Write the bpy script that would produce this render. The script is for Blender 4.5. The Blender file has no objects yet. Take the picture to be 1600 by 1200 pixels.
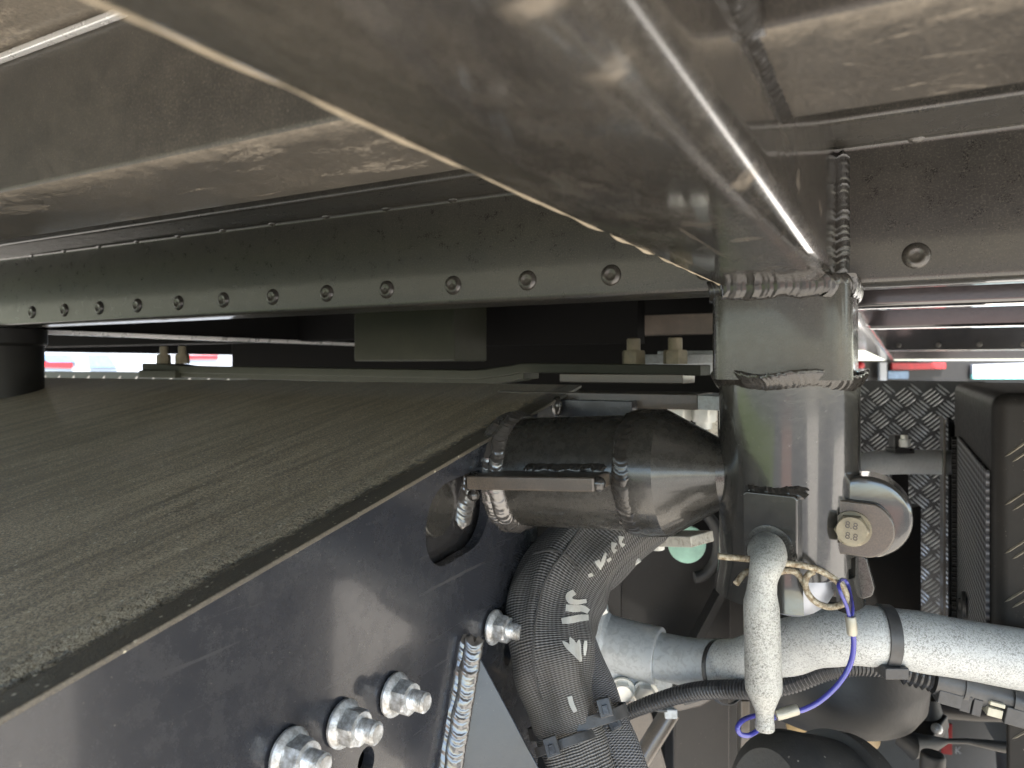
import bpy, bmesh, math, random
from mathutils import Vector, Matrix, noise
from mathutils.bvhtree import BVHTree
random.seed(7)
SC = bpy.context.scene
COL = SC.collection
R = math.radians
V = Vector

# ------------------------------------------------------------------ camera, world, sun, exposure
YAW = R(28.4)
cam = bpy.data.cameras.new("camera")
cam.sensor_width = 36.0
cam.lens = 1117.0 / 1600.0 * 36.0
cam.shift_y = -0.0175
cam.clip_start = 0.01
cam.clip_end = 400.0
cam.dof.use_dof = True
cam.dof.focus_distance = 0.47
cam.dof.aperture_fstop = 13
camo = bpy.data.objects.new("camera", cam)
camo.location = (0, 0, 0)
camo.rotation_euler = (R(90), 0, YAW)
COL.objects.link(camo)
SC.camera = camo

SUN_EL, SUN_AZ = R(56), R(128)          # azimuth clockwise from +Y (north): sun stands to the right, a little behind
w = bpy.data.worlds.new("World")
SC.world = w
w.use_nodes = True
wn = w.node_tree.nodes
sky = wn.new("ShaderNodeTexSky")
sky.sky_type = 'NISHITA'
sky.sun_disc = False
sky.sun_elevation = SUN_EL
sky.sun_rotation = SUN_AZ
wn["Background"].inputs[1].default_value = 0.15
w.node_tree.links.new(sky.outputs[0], wn["Background"].inputs[0])
sl = bpy.data.lights.new("sun", 'SUN')
sl.energy = 4.5
sl.angle = R(0.5)
sl.color = (1.0, 0.95, 0.87)
slo = bpy.data.objects.new("sun", sl)
sd = V((math.sin(SUN_AZ) * math.cos(SUN_EL), math.cos(SUN_AZ) * math.cos(SUN_EL), math.sin(SUN_EL)))
slo.rotation_euler = (-sd).to_track_quat('-Z', 'Y').to_euler()
slo.location = sd * 20
COL.objects.link(slo)
vs = SC.view_settings
vs.view_transform = 'Standard'
vs.look = 'None'
vs.gamma = 1.0
vs.use_curve_mapping = False
vs.exposure = 2.5
SC.cycles.max_bounces = 10
SC.cycles.diffuse_bounces = 6
SC.cycles.glossy_bounces = 6
SC.cycles.use_denoising = True
SC.cycles.sample_clamp_indirect = 12.0

# ------------------------------------------------------------------ measuring helpers (photo pixel + a known plane -> a point in the place)
F = 1117.0
S, C = math.sin(YAW), math.cos(YAW)
HOR = 572.0
def at(px, py, d):
    t = (px - 800) / F
    return V((d * (-S + C * t), d * (C + S * t), d * (HOR - py) / F))
def aty(px, py, y):
    return at(px, py, y / (C + S * (px - 800) / F))
def atx(px, py, x):
    return at(px, py, x / (-S + C * (px - 800) / F))
CAMR = V((C, S, 0)); CAMF = V((-S, C, 0)); UP = V((0, 0, 1))

# ------------------------------------------------------------------ node helpers and materials
class NT:
    def __init__(s, name):
        s.m = bpy.data.materials.new(name)
        s.m.use_nodes = True
        s.t = s.m.node_tree
        s.n = s.t.nodes
        s.b = s.n["Principled BSDF"]
        s.tc = s.n.new("ShaderNodeTexCoord")
    def link(s, a, b):
        s.t.links.new(a, b)
    def put(s, sock, v):
        if isinstance(v, bpy.types.NodeSocket):
            s.link(v, sock)
        elif isinstance(v, (tuple, list)) and len(v) == 3 and sock.type == 'RGBA':
            sock.default_value = (*v, 1)
        else:
            sock.default_value = v
    def coord(s, scale=(1, 1, 1), kind="Object", rot=(0, 0, 0)):
        m = s.n.new("ShaderNodeMapping")
        m.inputs["Scale"].default_value = scale
        m.inputs["Rotation"].default_value = rot
        s.link(s.tc.outputs[kind], m.inputs[0])
        return m.outputs[0]
    def noise(s, scale, detail=4, rough=0.6, co=None, dist=0.0):
        t = s.n.new("ShaderNodeTexNoise")
        t.inputs["Scale"].default_value = scale
        t.inputs["Detail"].default_value = detail
        t.inputs["Roughness"].default_value = rough
        t.inputs["Distortion"].default_value = dist
        s.link(co or s.coord(), t.inputs["Vector"])
        return t.outputs["Fac"]
    def voro(s, scale, co=None, out="Distance", rnd=1.0):
        t = s.n.new("ShaderNodeTexVoronoi")
        t.inputs["Scale"].default_value = scale
        t.inputs["Randomness"].default_value = rnd
        s.link(co or s.coord(), t.inputs["Vector"])
        return t.outputs[out]
    def ramp(s, v, a, b, lo=0.0, hi=1.0):
        t = s.n.new("ShaderNodeMapRange")
        t.inputs[1].default_value = a; t.inputs[2].default_value = b
        t.inputs[3].default_value = lo; t.inputs[4].default_value = hi
        s.put(t.inputs[0], v)
        return t.outputs[0]
    def math(s, op, a, b=0.0):
        t = s.n.new("ShaderNodeMath"); t.operation = op
        s.put(t.inputs[0], a); s.put(t.inputs[1], b)
        return t.outputs[0]
    def mix(s, f, a, b):
        t = s.n.new("ShaderNodeMix"); t.data_type = 'RGBA'
        s.put(t.inputs[0], f); s.put(t.inputs[6], a); s.put(t.inputs[7], b)
        return t.outputs[2]
    def bump(s, h, strength, dist, prev=None):
        t = s.n.new("ShaderNodeBump")
        t.inputs["Strength"].default_value = strength
        t.inputs["Distance"].default_value = dist
        s.put(t.inputs["Height"], h)
        if prev is not None: s.link(prev, t.inputs["Normal"])
        return t.outputs[0]
    def sep(s, i, kind="Object"):
        t = s.n.new("ShaderNodeSeparateXYZ")
        s.link(s.tc.outputs[kind], t.inputs[0])
        return t.outputs[i]
    def done(s, color, rough, metal=0.0, normal=None, coat=0.0, spec=0.5, coat_rough=0.1):
        s.put(s.b.inputs["Base Color"], color)
        s.put(s.b.inputs["Roughness"], rough)
        s.put(s.b.inputs["Metallic"], metal)
        s.b.inputs["Specular IOR Level"].default_value = spec
        s.b.inputs["Coat Weight"].default_value = coat
        s.b.inputs["Coat Roughness"].default_value = coat_rough
        if normal is not None:
            s.link(normal, s.b.inputs["Normal"])
        return s.m

def paint(name, base=(0.02, 0.02, 0.021), rough=0.25, dust=0.3, dcol=(0.30, 0.25, 0.18), scale=30.0, stretch=(1, 1, 1),
          speck=0.0, peel=0.10, coat=0.5, grain=0.0, spec=0.5, speck_scale=420, spots=0.0, scratch=0.0):
    """black paint with an uneven film of road dust"""
    n = NT(name)
    co = n.coord(stretch)
    big = n.noise(scale, 8, 0.7, co)
    mid = n.noise(scale * 6, 5, 0.7, co)
    fine = n.noise(1400, 3, 0.8)
    k = n.math('MULTIPLY', n.ramp(big, 0.40, 0.66), n.ramp(mid, 0.32, 0.68, 0.25, 1.0))
    k = n.math('ADD', n.math('MULTIPLY', k, 0.75), 0.25)
    k = n.math('MULTIPLY', k, n.ramp(fine, 0.36, 0.66, 0.25, 1.6))
    d = n.math('MULTIPLY', k, dust)
    if grain > 0:
        g = n.ramp(n.noise(800, 2, 0.7), 0.52, 0.68)
        d = n.math('ADD', d, n.math('MULTIPLY', g, grain))
    if spots > 0:
        v = n.voro(34, n.coord((1, 0.8, 1)))
        sp0 = n.math('MULTIPLY', n.ramp(v, 0.10, 0.30, 1, 0), n.ramp(n.noise(23, 2), 0.50, 0.60))
        ringd = n.math('MULTIPLY', sp0, n.ramp(n.noise(300, 4, 0.7), 0.35, 0.6))
        d = n.math('ADD', d, n.math('MULTIPLY', ringd, spots))
    if scratch > 0:
        sc_ = n.noise(1.0, 3, 0.6, n.coord((260, 7, 160), rot=(R(9), R(5), R(-12))))
        d = n.math('ADD', d, n.math('MULTIPLY', n.math('MULTIPLY', n.ramp(sc_, 0.64, 0.70), n.ramp(n.noise(9, 2), 0.48, 0.6)), scratch))
    d = n.math('MINIMUM', d, 1.0)
    col = n.mix(d, base, dcol)
    if speck > 0:
        v = n.voro(speck_scale)
        v2 = n.voro(speck_scale * 0.42)
        s1 = n.math('MULTIPLY', n.ramp(v, 0.08, 0.16, 1, 0), n.ramp(n.noise(160, 4, 0.8), 0.55, 0.64))
        s2 = n.math('MULTIPLY', n.ramp(v2, 0.03, 0.07, 1, 0), n.ramp(n.noise(90, 3, 0.8), 0.57, 0.66))
        sp = n.math('MULTIPLY', n.math('MAXIMUM', s1, s2), speck)
        col = n.mix(sp, col, (0.45, 0.42, 0.35))
    rg = n.ramp(d, 0.0, 0.5, rough, 0.8)
    rg = n.math('ADD', rg, n.ramp(mid, 0.3, 0.7, -0.04, 0.06))
    nb = n.bump(n.noise(260, 2, 0.5), peel, 0.0006)
    nb = n.bump(n.noise(1500, 2, 0.6), 0.25 * dust, 0.0004, nb)
    return n.done(col, rg, 0.0, nb, coat, spec, 0.07)

M = {}
M['paint'] = paint("black_paint", rough=0.22, dust=0.10, dcol=(0.24, 0.21, 0.16), speck=0.25, coat=0.3, base=(0.017, 0.017, 0.016))
M['paint_post'] = paint("polished_black_paint", base=(0.018, 0.018, 0.017), rough=0.15, dust=0.05, dcol=(0.25, 0.22, 0.16), speck=0.25, coat=0.8, spec=0.6, peel=0.10)
M['paint_clean'] = paint("glossy_black_paint", base=(0.018, 0.018, 0.02), rough=0.14, dust=0.05, speck=0.25, coat=1.0, spec=0.8, peel=0.06)
M['paint_side'] = paint("side_plate_paint", base=(0.016, 0.018, 0.024), rough=0.22, dust=0.06, dcol=(0.22, 0.215, 0.20), scratch=0.10, speck=0.6, coat=0.35, spec=0.42, speck_scale=480, peel=0.05, scale=11, grain=0.012)
M['paint_dusty'] = paint("dusty_black_paint", base=(0.026, 0.025, 0.024), rough=0.4, dust=0.30, dcol=(0.27, 0.235, 0.185), scale=22, speck=0.25, grain=0.16, coat=0.1)
M['paint_web'] = paint("web_paint", base=(0.022, 0.022, 0.021), rough=0.26, dust=0.11, dcol=(0.26, 0.23, 0.175), scale=16, grain=0.15, coat=0.3, speck=0.2)
M['paint_beam'] = paint("beam_paint", base=(0.018, 0.018, 0.018), rough=0.13, dust=0.20, dcol=(0.32, 0.27, 0.205), scale=26, stretch=(1, 0.4, 1), speck=0.2, coat=1.0, peel=0.22, spots=0.9, spec=0.7, scratch=0.35)
M['paint_floor'] = paint("dusty_floor_paint", base=(0.022, 0.0215, 0.020), rough=0.45, dust=0.20, dcol=(0.23, 0.20, 0.155), scale=20, grain=0.08, coat=0.1)
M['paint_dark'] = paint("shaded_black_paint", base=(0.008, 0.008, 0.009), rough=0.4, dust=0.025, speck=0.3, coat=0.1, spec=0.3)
M['pitch'] = paint("shade_black", base=(0.006, 0.006, 0.006), rough=0.7, dust=0.0, coat=0.0, spec=0.03)  # blacker copy of the paint, standing for deep shade under the frame
M['rivet_paint'] = paint("rivet_paint", base=(0.026, 0.025, 0.024), rough=0.24, dust=0.18, dcol=(0.26, 0.23, 0.17), coat=0.5)
M['box_paint'] = paint("black_box_paint", base=(0.016, 0.015, 0.014), rough=0.5, dust=0.06, dcol=(0.2, 0.17, 0.13), speck=0.4, coat=0.0, spec=0.15)
M['weld'] = paint("painted_weld", base=(0.018, 0.017, 0.016), rough=0.2, dust=0.04, coat=0.4, peel=0.3, spec=0.45)
M['weld_bright'] = paint("glossy_painted_weld", base=(0.05, 0.047, 0.045), rough=0.12, dust=0.05, coat=1.0, peel=0.3, spec=0.8)
M['gusset_paint'] = paint("gusset_sky_tint", base=(0.026, 0.029, 0.036), rough=0.28, dust=0.10, dcol=(0.20, 0.205, 0.21), speck=0.6, coat=0.15, spec=0.45)  # bluish base puts the sky's reflection into the black paint
M['brownmetal'] = paint("dusty_brown_steel", base=(0.04, 0.034, 0.029), rough=0.32, dust=0.38, dcol=(0.22, 0.175, 0.13), scale=34, grain=0.08)
M['olive'] = paint("olive_steel", base=(0.015, 0.017, 0.011), rough=0.5, spec=0.3, dust=0.10, dcol=(0.19, 0.18, 0.12), scale=30, coat=0.0)

def underside():
    n = NT("dirty_flange_paint")
    fine = n.noise(520, 4, 0.8)
    bl = n.noise(11, 6, 0.7)
    st = n.noise(30, 7, 0.7, n.coord((0.55, 1.5, 1), rot=(0, 0, R(20))), 0.6)
    k = n.math('MULTIPLY', n.ramp(bl, 0.3, 0.7, 0.07, 0.27), n.ramp(fine, 0.32, 0.68, 0.35, 1.6))
    drip = n.math('MULTIPLY', n.ramp(st, 0.56, 0.60), n.ramp(n.noise(130, 5, 0.7), 0.40, 0.58))
    k = n.math('ADD', k, n.math('MULTIPLY', drip, 0.40))
    edge = n.ramp(n.math('ADD', n.sep(1), n.ramp(n.noise(70, 5, 0.7), 0.2, 0.8, -0.012, 0.012)), 0.190, 0.205, 0.42, 0.0)
    edge = n.math('MULTIPLY', edge, n.ramp(fine, 0.3, 0.7, 0.5, 1.2))
    k = n.math('MINIMUM', n.math('ADD', k, edge), 0.95)
    col = n.mix(k, (0.028, 0.027, 0.026), (0.27, 0.235, 0.185))
    nb = n.bump(k, 0.35, 0.0015)
    return n.done(col, n.ramp(k, 0, 0.7, 0.34, 0.85), 0.0, nb, 0.15)
M['under'] = underside()

def ramp_top():
    n = NT("dusty_sloping_plate")
    co = n.coord((75, 5.5, 1), rot=(0, 0, R(-3)))
    s1 = n.noise(1.0, 6, 0.62, co)
    s2 = n.noise(2.6, 6, 0.65, n.coord((60, 6.0, 1), rot=(0, 0, R(-7))))
    big = n.noise(3.2, 3, 0.5)
    f = n.noise(800, 3, 0.85)
    k = n.math('ADD', n.math('MULTIPLY', n.ramp(s1, 0.34, 0.68), 0.40), n.math('MULTIPLY', n.ramp(s2, 0.36, 0.68), 0.34))
    k = n.math('ADD', n.math('MULTIPLY', k, n.ramp(big, 0.3, 0.7, 0.6, 1.0)), 0.27)
    k = n.math('MULTIPLY', k, n.ramp(f, 0.38, 0.62, 0.15, 2.1))
    xe = n.math('ADD', n.sep(0), n.ramp(n.noise(120, 5, 0.75), 0.2, 0.8, -0.010, 0.010))
    band = n.ramp(xe, -0.292, -0.284, 1.0, 0.18)
    k = n.math('MULTIPLY', k, band)
    crest = n.math('MULTIPLY', n.ramp(xe, -0.300, -0.291), n.ramp(xe, -0.291, -0.286, 1, 0))
    k = n.math('ADD', n.math('MULTIPLY', k, 0.95), n.math('MULTIPLY', crest, 0.30))
    far = n.math('MULTIPLY', n.ramp(n.math('ADD', n.sep(1), n.ramp(s1, 0, 1, -0.03, 0.03)), 0.555, 0.60), 0.34)
    col = n.mix(n.math('MINIMUM', k, 1.0), (0.040, 0.038, 0.033), (0.47, 0.39, 0.275))
    col = n.mix(far, col, (0.34, 0.34, 0.35))
    v = n.voro(210); v2 = n.voro(105)
    sp = n.math('MAXIMUM', n.math('MULTIPLY', n.ramp(v, 0.08, 0.20, 1, 0), n.ramp(n.noise(130, 4, 0.8), 0.46, 0.56)),
                n.math('MULTIPLY', n.ramp(v2, 0.05, 0.11, 1, 0), n.ramp(n.noise(40, 3), 0.50, 0.60)))
    col = n.mix(n.math('MULTIPLY', sp, 0.9), col, (0.66, 0.61, 0.48))
    nb = n.bump(n.math('ADD', f, n.math('MULTIPLY', k, 0.8)), 0.35, 0.0008)
    rim = n.math('MULTIPLY', n.ramp(n.sep(0), -0.306, -0.298), n.ramp(n.sep(0), -0.286, -0.282, 1, 0))
    nb = n.bump(n.math('MULTIPLY', n.noise(210, 4, 0.7), rim), 0.9, 0.006, nb)
    return n.done(col, n.ramp(k, 0, 0.6, 0.36, 0.8), 0.0, nb, 0.12)
M['ramp'] = ramp_top()

def galv(name, speck=1.0, tint=(0.50, 0.53, 0.55), dark=(0.20, 0.21, 0.20), sc=420):
    n = NT(name)
    a = n.noise(sc, 4, 0.6, None, 1.2)
    b = n.noise(60, 5, 0.6)
    k = n.math('MULTIPLY', n.ramp(a, 0.47, 0.60), speck)
    k = n.math('MULTIPLY', k, n.ramp(b, 0.3, 0.6, 0.45, 1.0))
    col = n.mix(k, tint, dark)
    col = n.mix(n.ramp(n.noise(26, 4), 0.55, 0.75, 0, 0.35), col, (0.60, 0.60, 0.56))
    nb = n.bump(a, 0.35, 0.0008)
    nb = n.bump(b, 0.2, 0.002, nb)
    return n.done(col, n.ramp(k, 0, 1, 0.5, 0.75), 0.15, nb, 0.0, 0.4)
M['galv'] = galv("mottled_galvanised_steel", 0.8, (0.42, 0.43, 0.42), (0.13, 0.13, 0.12), 800)
M['galv_smooth'] = galv("smooth_galvanised_steel", 0.40, (0.37, 0.395, 0.41), (0.20, 0.21, 0.19), 150)
M['galv_pin'] = galv("pitted_grey_pin_coating", 0.9, (0.38, 0.38, 0.35), (0.11, 0.105, 0.095), 1000)
M['galv_pale'] = galv("pale_galvanised_steel", 0.25, (0.66, 0.68, 0.69), (0.40, 0.42, 0.42), 200)  # lighter zinc copy, raised because its tube stands in shade
M['galv_dirty'] = galv("dusty_zinc", 0.6, (0.46, 0.44, 0.38), (0.17, 0.15, 0.11), 300)

def simple(name, col, rough, metal=0.0, bumpsc=0, bumpst=0.2, vary=0.25, spec=0.5, coat=0.0):
    n = NT(name)
    v = n.noise(40, 5, 0.65)
    c = n.mix(n.ramp(v, 0.3, 0.7), tuple(x * (1 - vary) for x in col), tuple(min(1, x * (1 + vary)) for x in col))
    nb = n.bump(n.noise(bumpsc or 400, 3), bumpst, 0.0008)
    return n.done(c, n.ramp(v, 0.3, 0.7, max(0.03, rough - 0.08), rough + 0.08), metal, nb, coat, spec)
def zinc_mat():
    n = NT("bright_zinc")
    a = n.noise(170, 5, 0.7); b = n.noise(60, 4, 0.7)
    col = n.mix(n.ramp(a, 0.40, 0.62), (0.30, 0.30, 0.29), (0.68, 0.70, 0.72))
    col = n.mix(n.ramp(b, 0.55, 0.68, 0, 0.6), col, (0.16, 0.14, 0.11))
    return n.done(col, n.ramp(a, 0.4, 0.6, 0.5, 0.30), 0.5, n.bump(a, 0.4, 0.0006))
M['zinc'] = zinc_mat()
M['zinc_dull'] = simple("dull_zinc", (0.62, 0.62, 0.58), 0.48, 0.3, 300, 0.3, 0.2)
M['zinc_tan'] = simple("tan_dusty_zinc", (0.19, 0.165, 0.115), 0.5, 0.1, 300, 0.35, 0.45)
M['crust'] = simple("caked_tan_dust", (0.30, 0.255, 0.185), 0.85, 0, 500, 0.8, 0.3)
def rope_mat():
    n = NT("weathered_spring_wire")
    a = n.noise(420, 4, 0.7)
    col = n.mix(n.ramp(a, 0.38, 0.62), (0.13, 0.085, 0.04), (0.40, 0.36, 0.27))
    return n.done(col, 0.55, 0.2, n.bump(a, 0.9, 0.001))
M['rope'] = rope_mat()
M['blue'] = simple("blue_plastic_cable", (0.045, 0.045, 0.26), 0.22, 0.0, 200, 0.1, 0.15, 0.5, 0.5)
M['ferrule'] = simple("crimped_alloy_ferrule", (0.34, 0.32, 0.26), 0.42, 0.4, 400, 0.4, 0.2)
M['rubber'] = simple("black_rubber", (0.018, 0.018, 0.018), 0.55, 0.0, 260, 0.3, 0.3)
M['rubber_dust'] = paint("dusty_black_rubber", base=(0.022, 0.022, 0.022), rough=0.55, dust=0.12, speck=0.8, coat=0.0, peel=0.6, speck_scale=120)
M['plastic'] = simple("black_plastic", (0.028, 0.028, 0.029), 0.34, 0.0, 500, 0.25, 0.3)
M['plastic_grey'] = simple("worn_grey_black_plastic", (0.04, 0.04, 0.04), 0.42, 0.0, 300, 0.3, 0.5)
M['chrome'] = simple("polished_ball_steel", (0.30, 0.32, 0.36), 0.42, 0.7, 200, 0.1, 0.1)
M['edge_glint_paint'] = simple("pale_edge_glint", (0.80, 0.80, 0.80), 0.3, 0.5, 200, 0.1, 0.05)  # bright colour standing for light caught on edges
M['cream'] = simple("cream_plastic_clip", (0.38, 0.36, 0.28), 0.5)
M['mint'] = simple("mint_green_plug", (0.30, 0.50, 0.40), 0.5, 0, 150, 0.3, 0.25)
M['tan'] = simple("tan_primer", (0.42, 0.30, 0.15), 0.5, 0, 150, 0.2, 0.3)
M['red'] = simple("red_panel_paint", (0.36, 0.015, 0.02), 0.4)
M['white'] = simple("white_panel_paint", (0.34, 0.36, 0.39), 0.4, vary=0.05)
M['grey'] = simple("grey_panel_paint", (0.12, 0.118, 0.118), 0.6, vary=0.06, spec=0.2)
M['bluegrey'] = simple("pale_blue_glass", (0.12, 0.20, 0.32), 0.15)
M['teal'] = simple("turquoise_panel_paint", (0.25, 0.62, 0.60), 0.4)
M['tread'] = simple("black_tread_sheet", (0.028, 0.029, 0.031), 0.36, 0.4, 350, 0.3, 0.3)
M['treadbar'] = simple("lifted_tread_bar", (0.34, 0.35, 0.355), 0.38, 0.6, 350, 0.3, 0.35)  # bars lightened to make up for the little light there
M['treadbar_dusty'] = simple("dusty_tread_bar", (0.15, 0.135, 0.105), 0.45, 0.2, 350, 0.3, 0.35)

def sleeve(name, rows, cols, ca, cb, weave):
    n = NT(name)
    sv = n.n.new("ShaderNodeSeparateXYZ")
    n.link(n.tc.outputs["UV"], sv.inputs[0])
    wob = n.noise(9, 4, 0.6)
    vv = n.math('ADD', n.math('MULTIPLY', sv.outputs[1], rows), n.math('MULTIPLY', wob, 5.0))
    a = n.math('SINE', n.math('MULTIPLY', vv, 6.2832))
    b = n.math('SINE', n.math('MULTIPLY', sv.outputs[0], 6.2832 * cols))
    h = n.math('MULTIPLY', a, b) if weave else n.math('ADD', a, n.math('MULTIPLY', b, 0.35))
    hh = n.ramp(h, -0.9, 0.9)
    col = n.mix(hh, ca, cb)
    col = n.mix(n.ramp(n.noise(14, 5), 0.45, 0.75, 0, 0.30), col, (0.15, 0.13, 0.10))
    nb = n.bump(hh, 0.8, 0.0012)
    return n.done(col, 0.62, 0.0, nb, 0.0, 0.35)
M['sleeve'] = sleeve("ribbed_nylon_sleeve", 160, 60, (0.012, 0.012, 0.012), (0.17, 0.17, 0.17), False)
M['braid'] = sleeve("braided_nylon_sleeve", 70, 22, (0.012, 0.012, 0.012), (0.20, 0.20, 0.21), True)
M['print'] = simple("white_sleeve_print", (0.36, 0.36, 0.335), 0.7, 0, 700, 0.5, 0.2)
def meshy():
    n = NT("woven_mesh_strip")
    a = n.math('SINE', n.math('MULTIPLY', n.sep(2), 6.2832 / 0.0062))
    b = n.math('SINE', n.math('MULTIPLY', n.sep(1), 6.2832 / 0.021))
    h = n.ramp(n.math('ADD', n.math('MULTIPLY', a, 0.75), n.math('MULTIPLY', b, 0.35)), -0.8, 0.8)
    col = n.mix(h, (0.015, 0.015, 0.016), (0.19, 0.19, 0.20))
    col = n.mix(n.ramp(n.noise(30, 4), 0.5, 0.7, 0, 0.3), col, (0.16, 0.14, 0.11))
    return n.done(col, 0.55, 0.0, n.bump(h, 0.9, 0.002), 0, 0.4)
M['mesh'] = meshy()
def ground_mat():
    n = NT("pale_concrete_yard")
    a = n.noise(1.3, 8, 0.65); b = n.noise(14, 6, 0.7)
    col = n.mix(n.ramp(a, 0.3, 0.7), (0.42, 0.375, 0.31), (0.52, 0.47, 0.395))
    col = n.mix(n.ramp(b, 0.45, 0.75, 0, 0.5), col, (0.30, 0.265, 0.22))
    return n.done(col, 0.85, 0, n.bump(b, 0.4, 0.01))
M['ground'] = ground_mat()
def grass_mat():
    n = NT("lawn_grass")
    a = n.noise(3, 8, 0.7); b = n.noise(60, 4, 0.7)
    col = n.mix(n.ramp(a, 0.3, 0.7), (0.06, 0.095, 0.02), (0.12, 0.155, 0.035))
    col = n.mix(n.ramp(b, 0.4, 0.7, 0, 0.5), col, (0.16, 0.16, 0.05))
    return n.done(col, 0.8, 0, n.bump(b, 0.6, 0.03))
M['grass'] = grass_mat()

M['asphalt'] = simple("dark_asphalt", (0.075, 0.073, 0.070), 0.85, 0, 90, 0.5, 0.2)
M['reflection_brown'] = simple("reflection_red_brown", (0.22, 0.13, 0.10), 0.8, 0, 60, 0.5, 0.3)  # colour of the brown strip added for the post's reflection
# ------------------------------------------------------------------ mesh builder
def frame_of(d):
    d = d.normalized()
    a = V((0, 0, 1)) if abs(d.z) < 0.9 else V((0, 1, 0))
    u = d.cross(a).normalized()
    return u, d.cross(u).normalized(), d
def spline(pts, n=8):
    """Catmull-Rom through points (any dimension tuples)"""
    P = [tuple(p) for p in pts]
    P = [tuple(2 * a - b for a, b in zip(P[0], P[1]))] + P + [tuple(2 * a - b for a, b in zip(P[-1], P[-2]))]
    out = []
    for i in range(1, len(P) - 2):
        for k in range(n):
            t = k / n
            out.append(tuple(0.5 * (2 * b + (c - a) * t + (2 * a - 5 * b + 4 * c - d) * t * t + (3 * b - a - 3 * c + d) * t ** 3)
                             for a, b, c, d in zip(P[i - 1], P[i], P[i + 1], P[i + 2])))
    out.append(P[-2])
    return out

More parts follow.
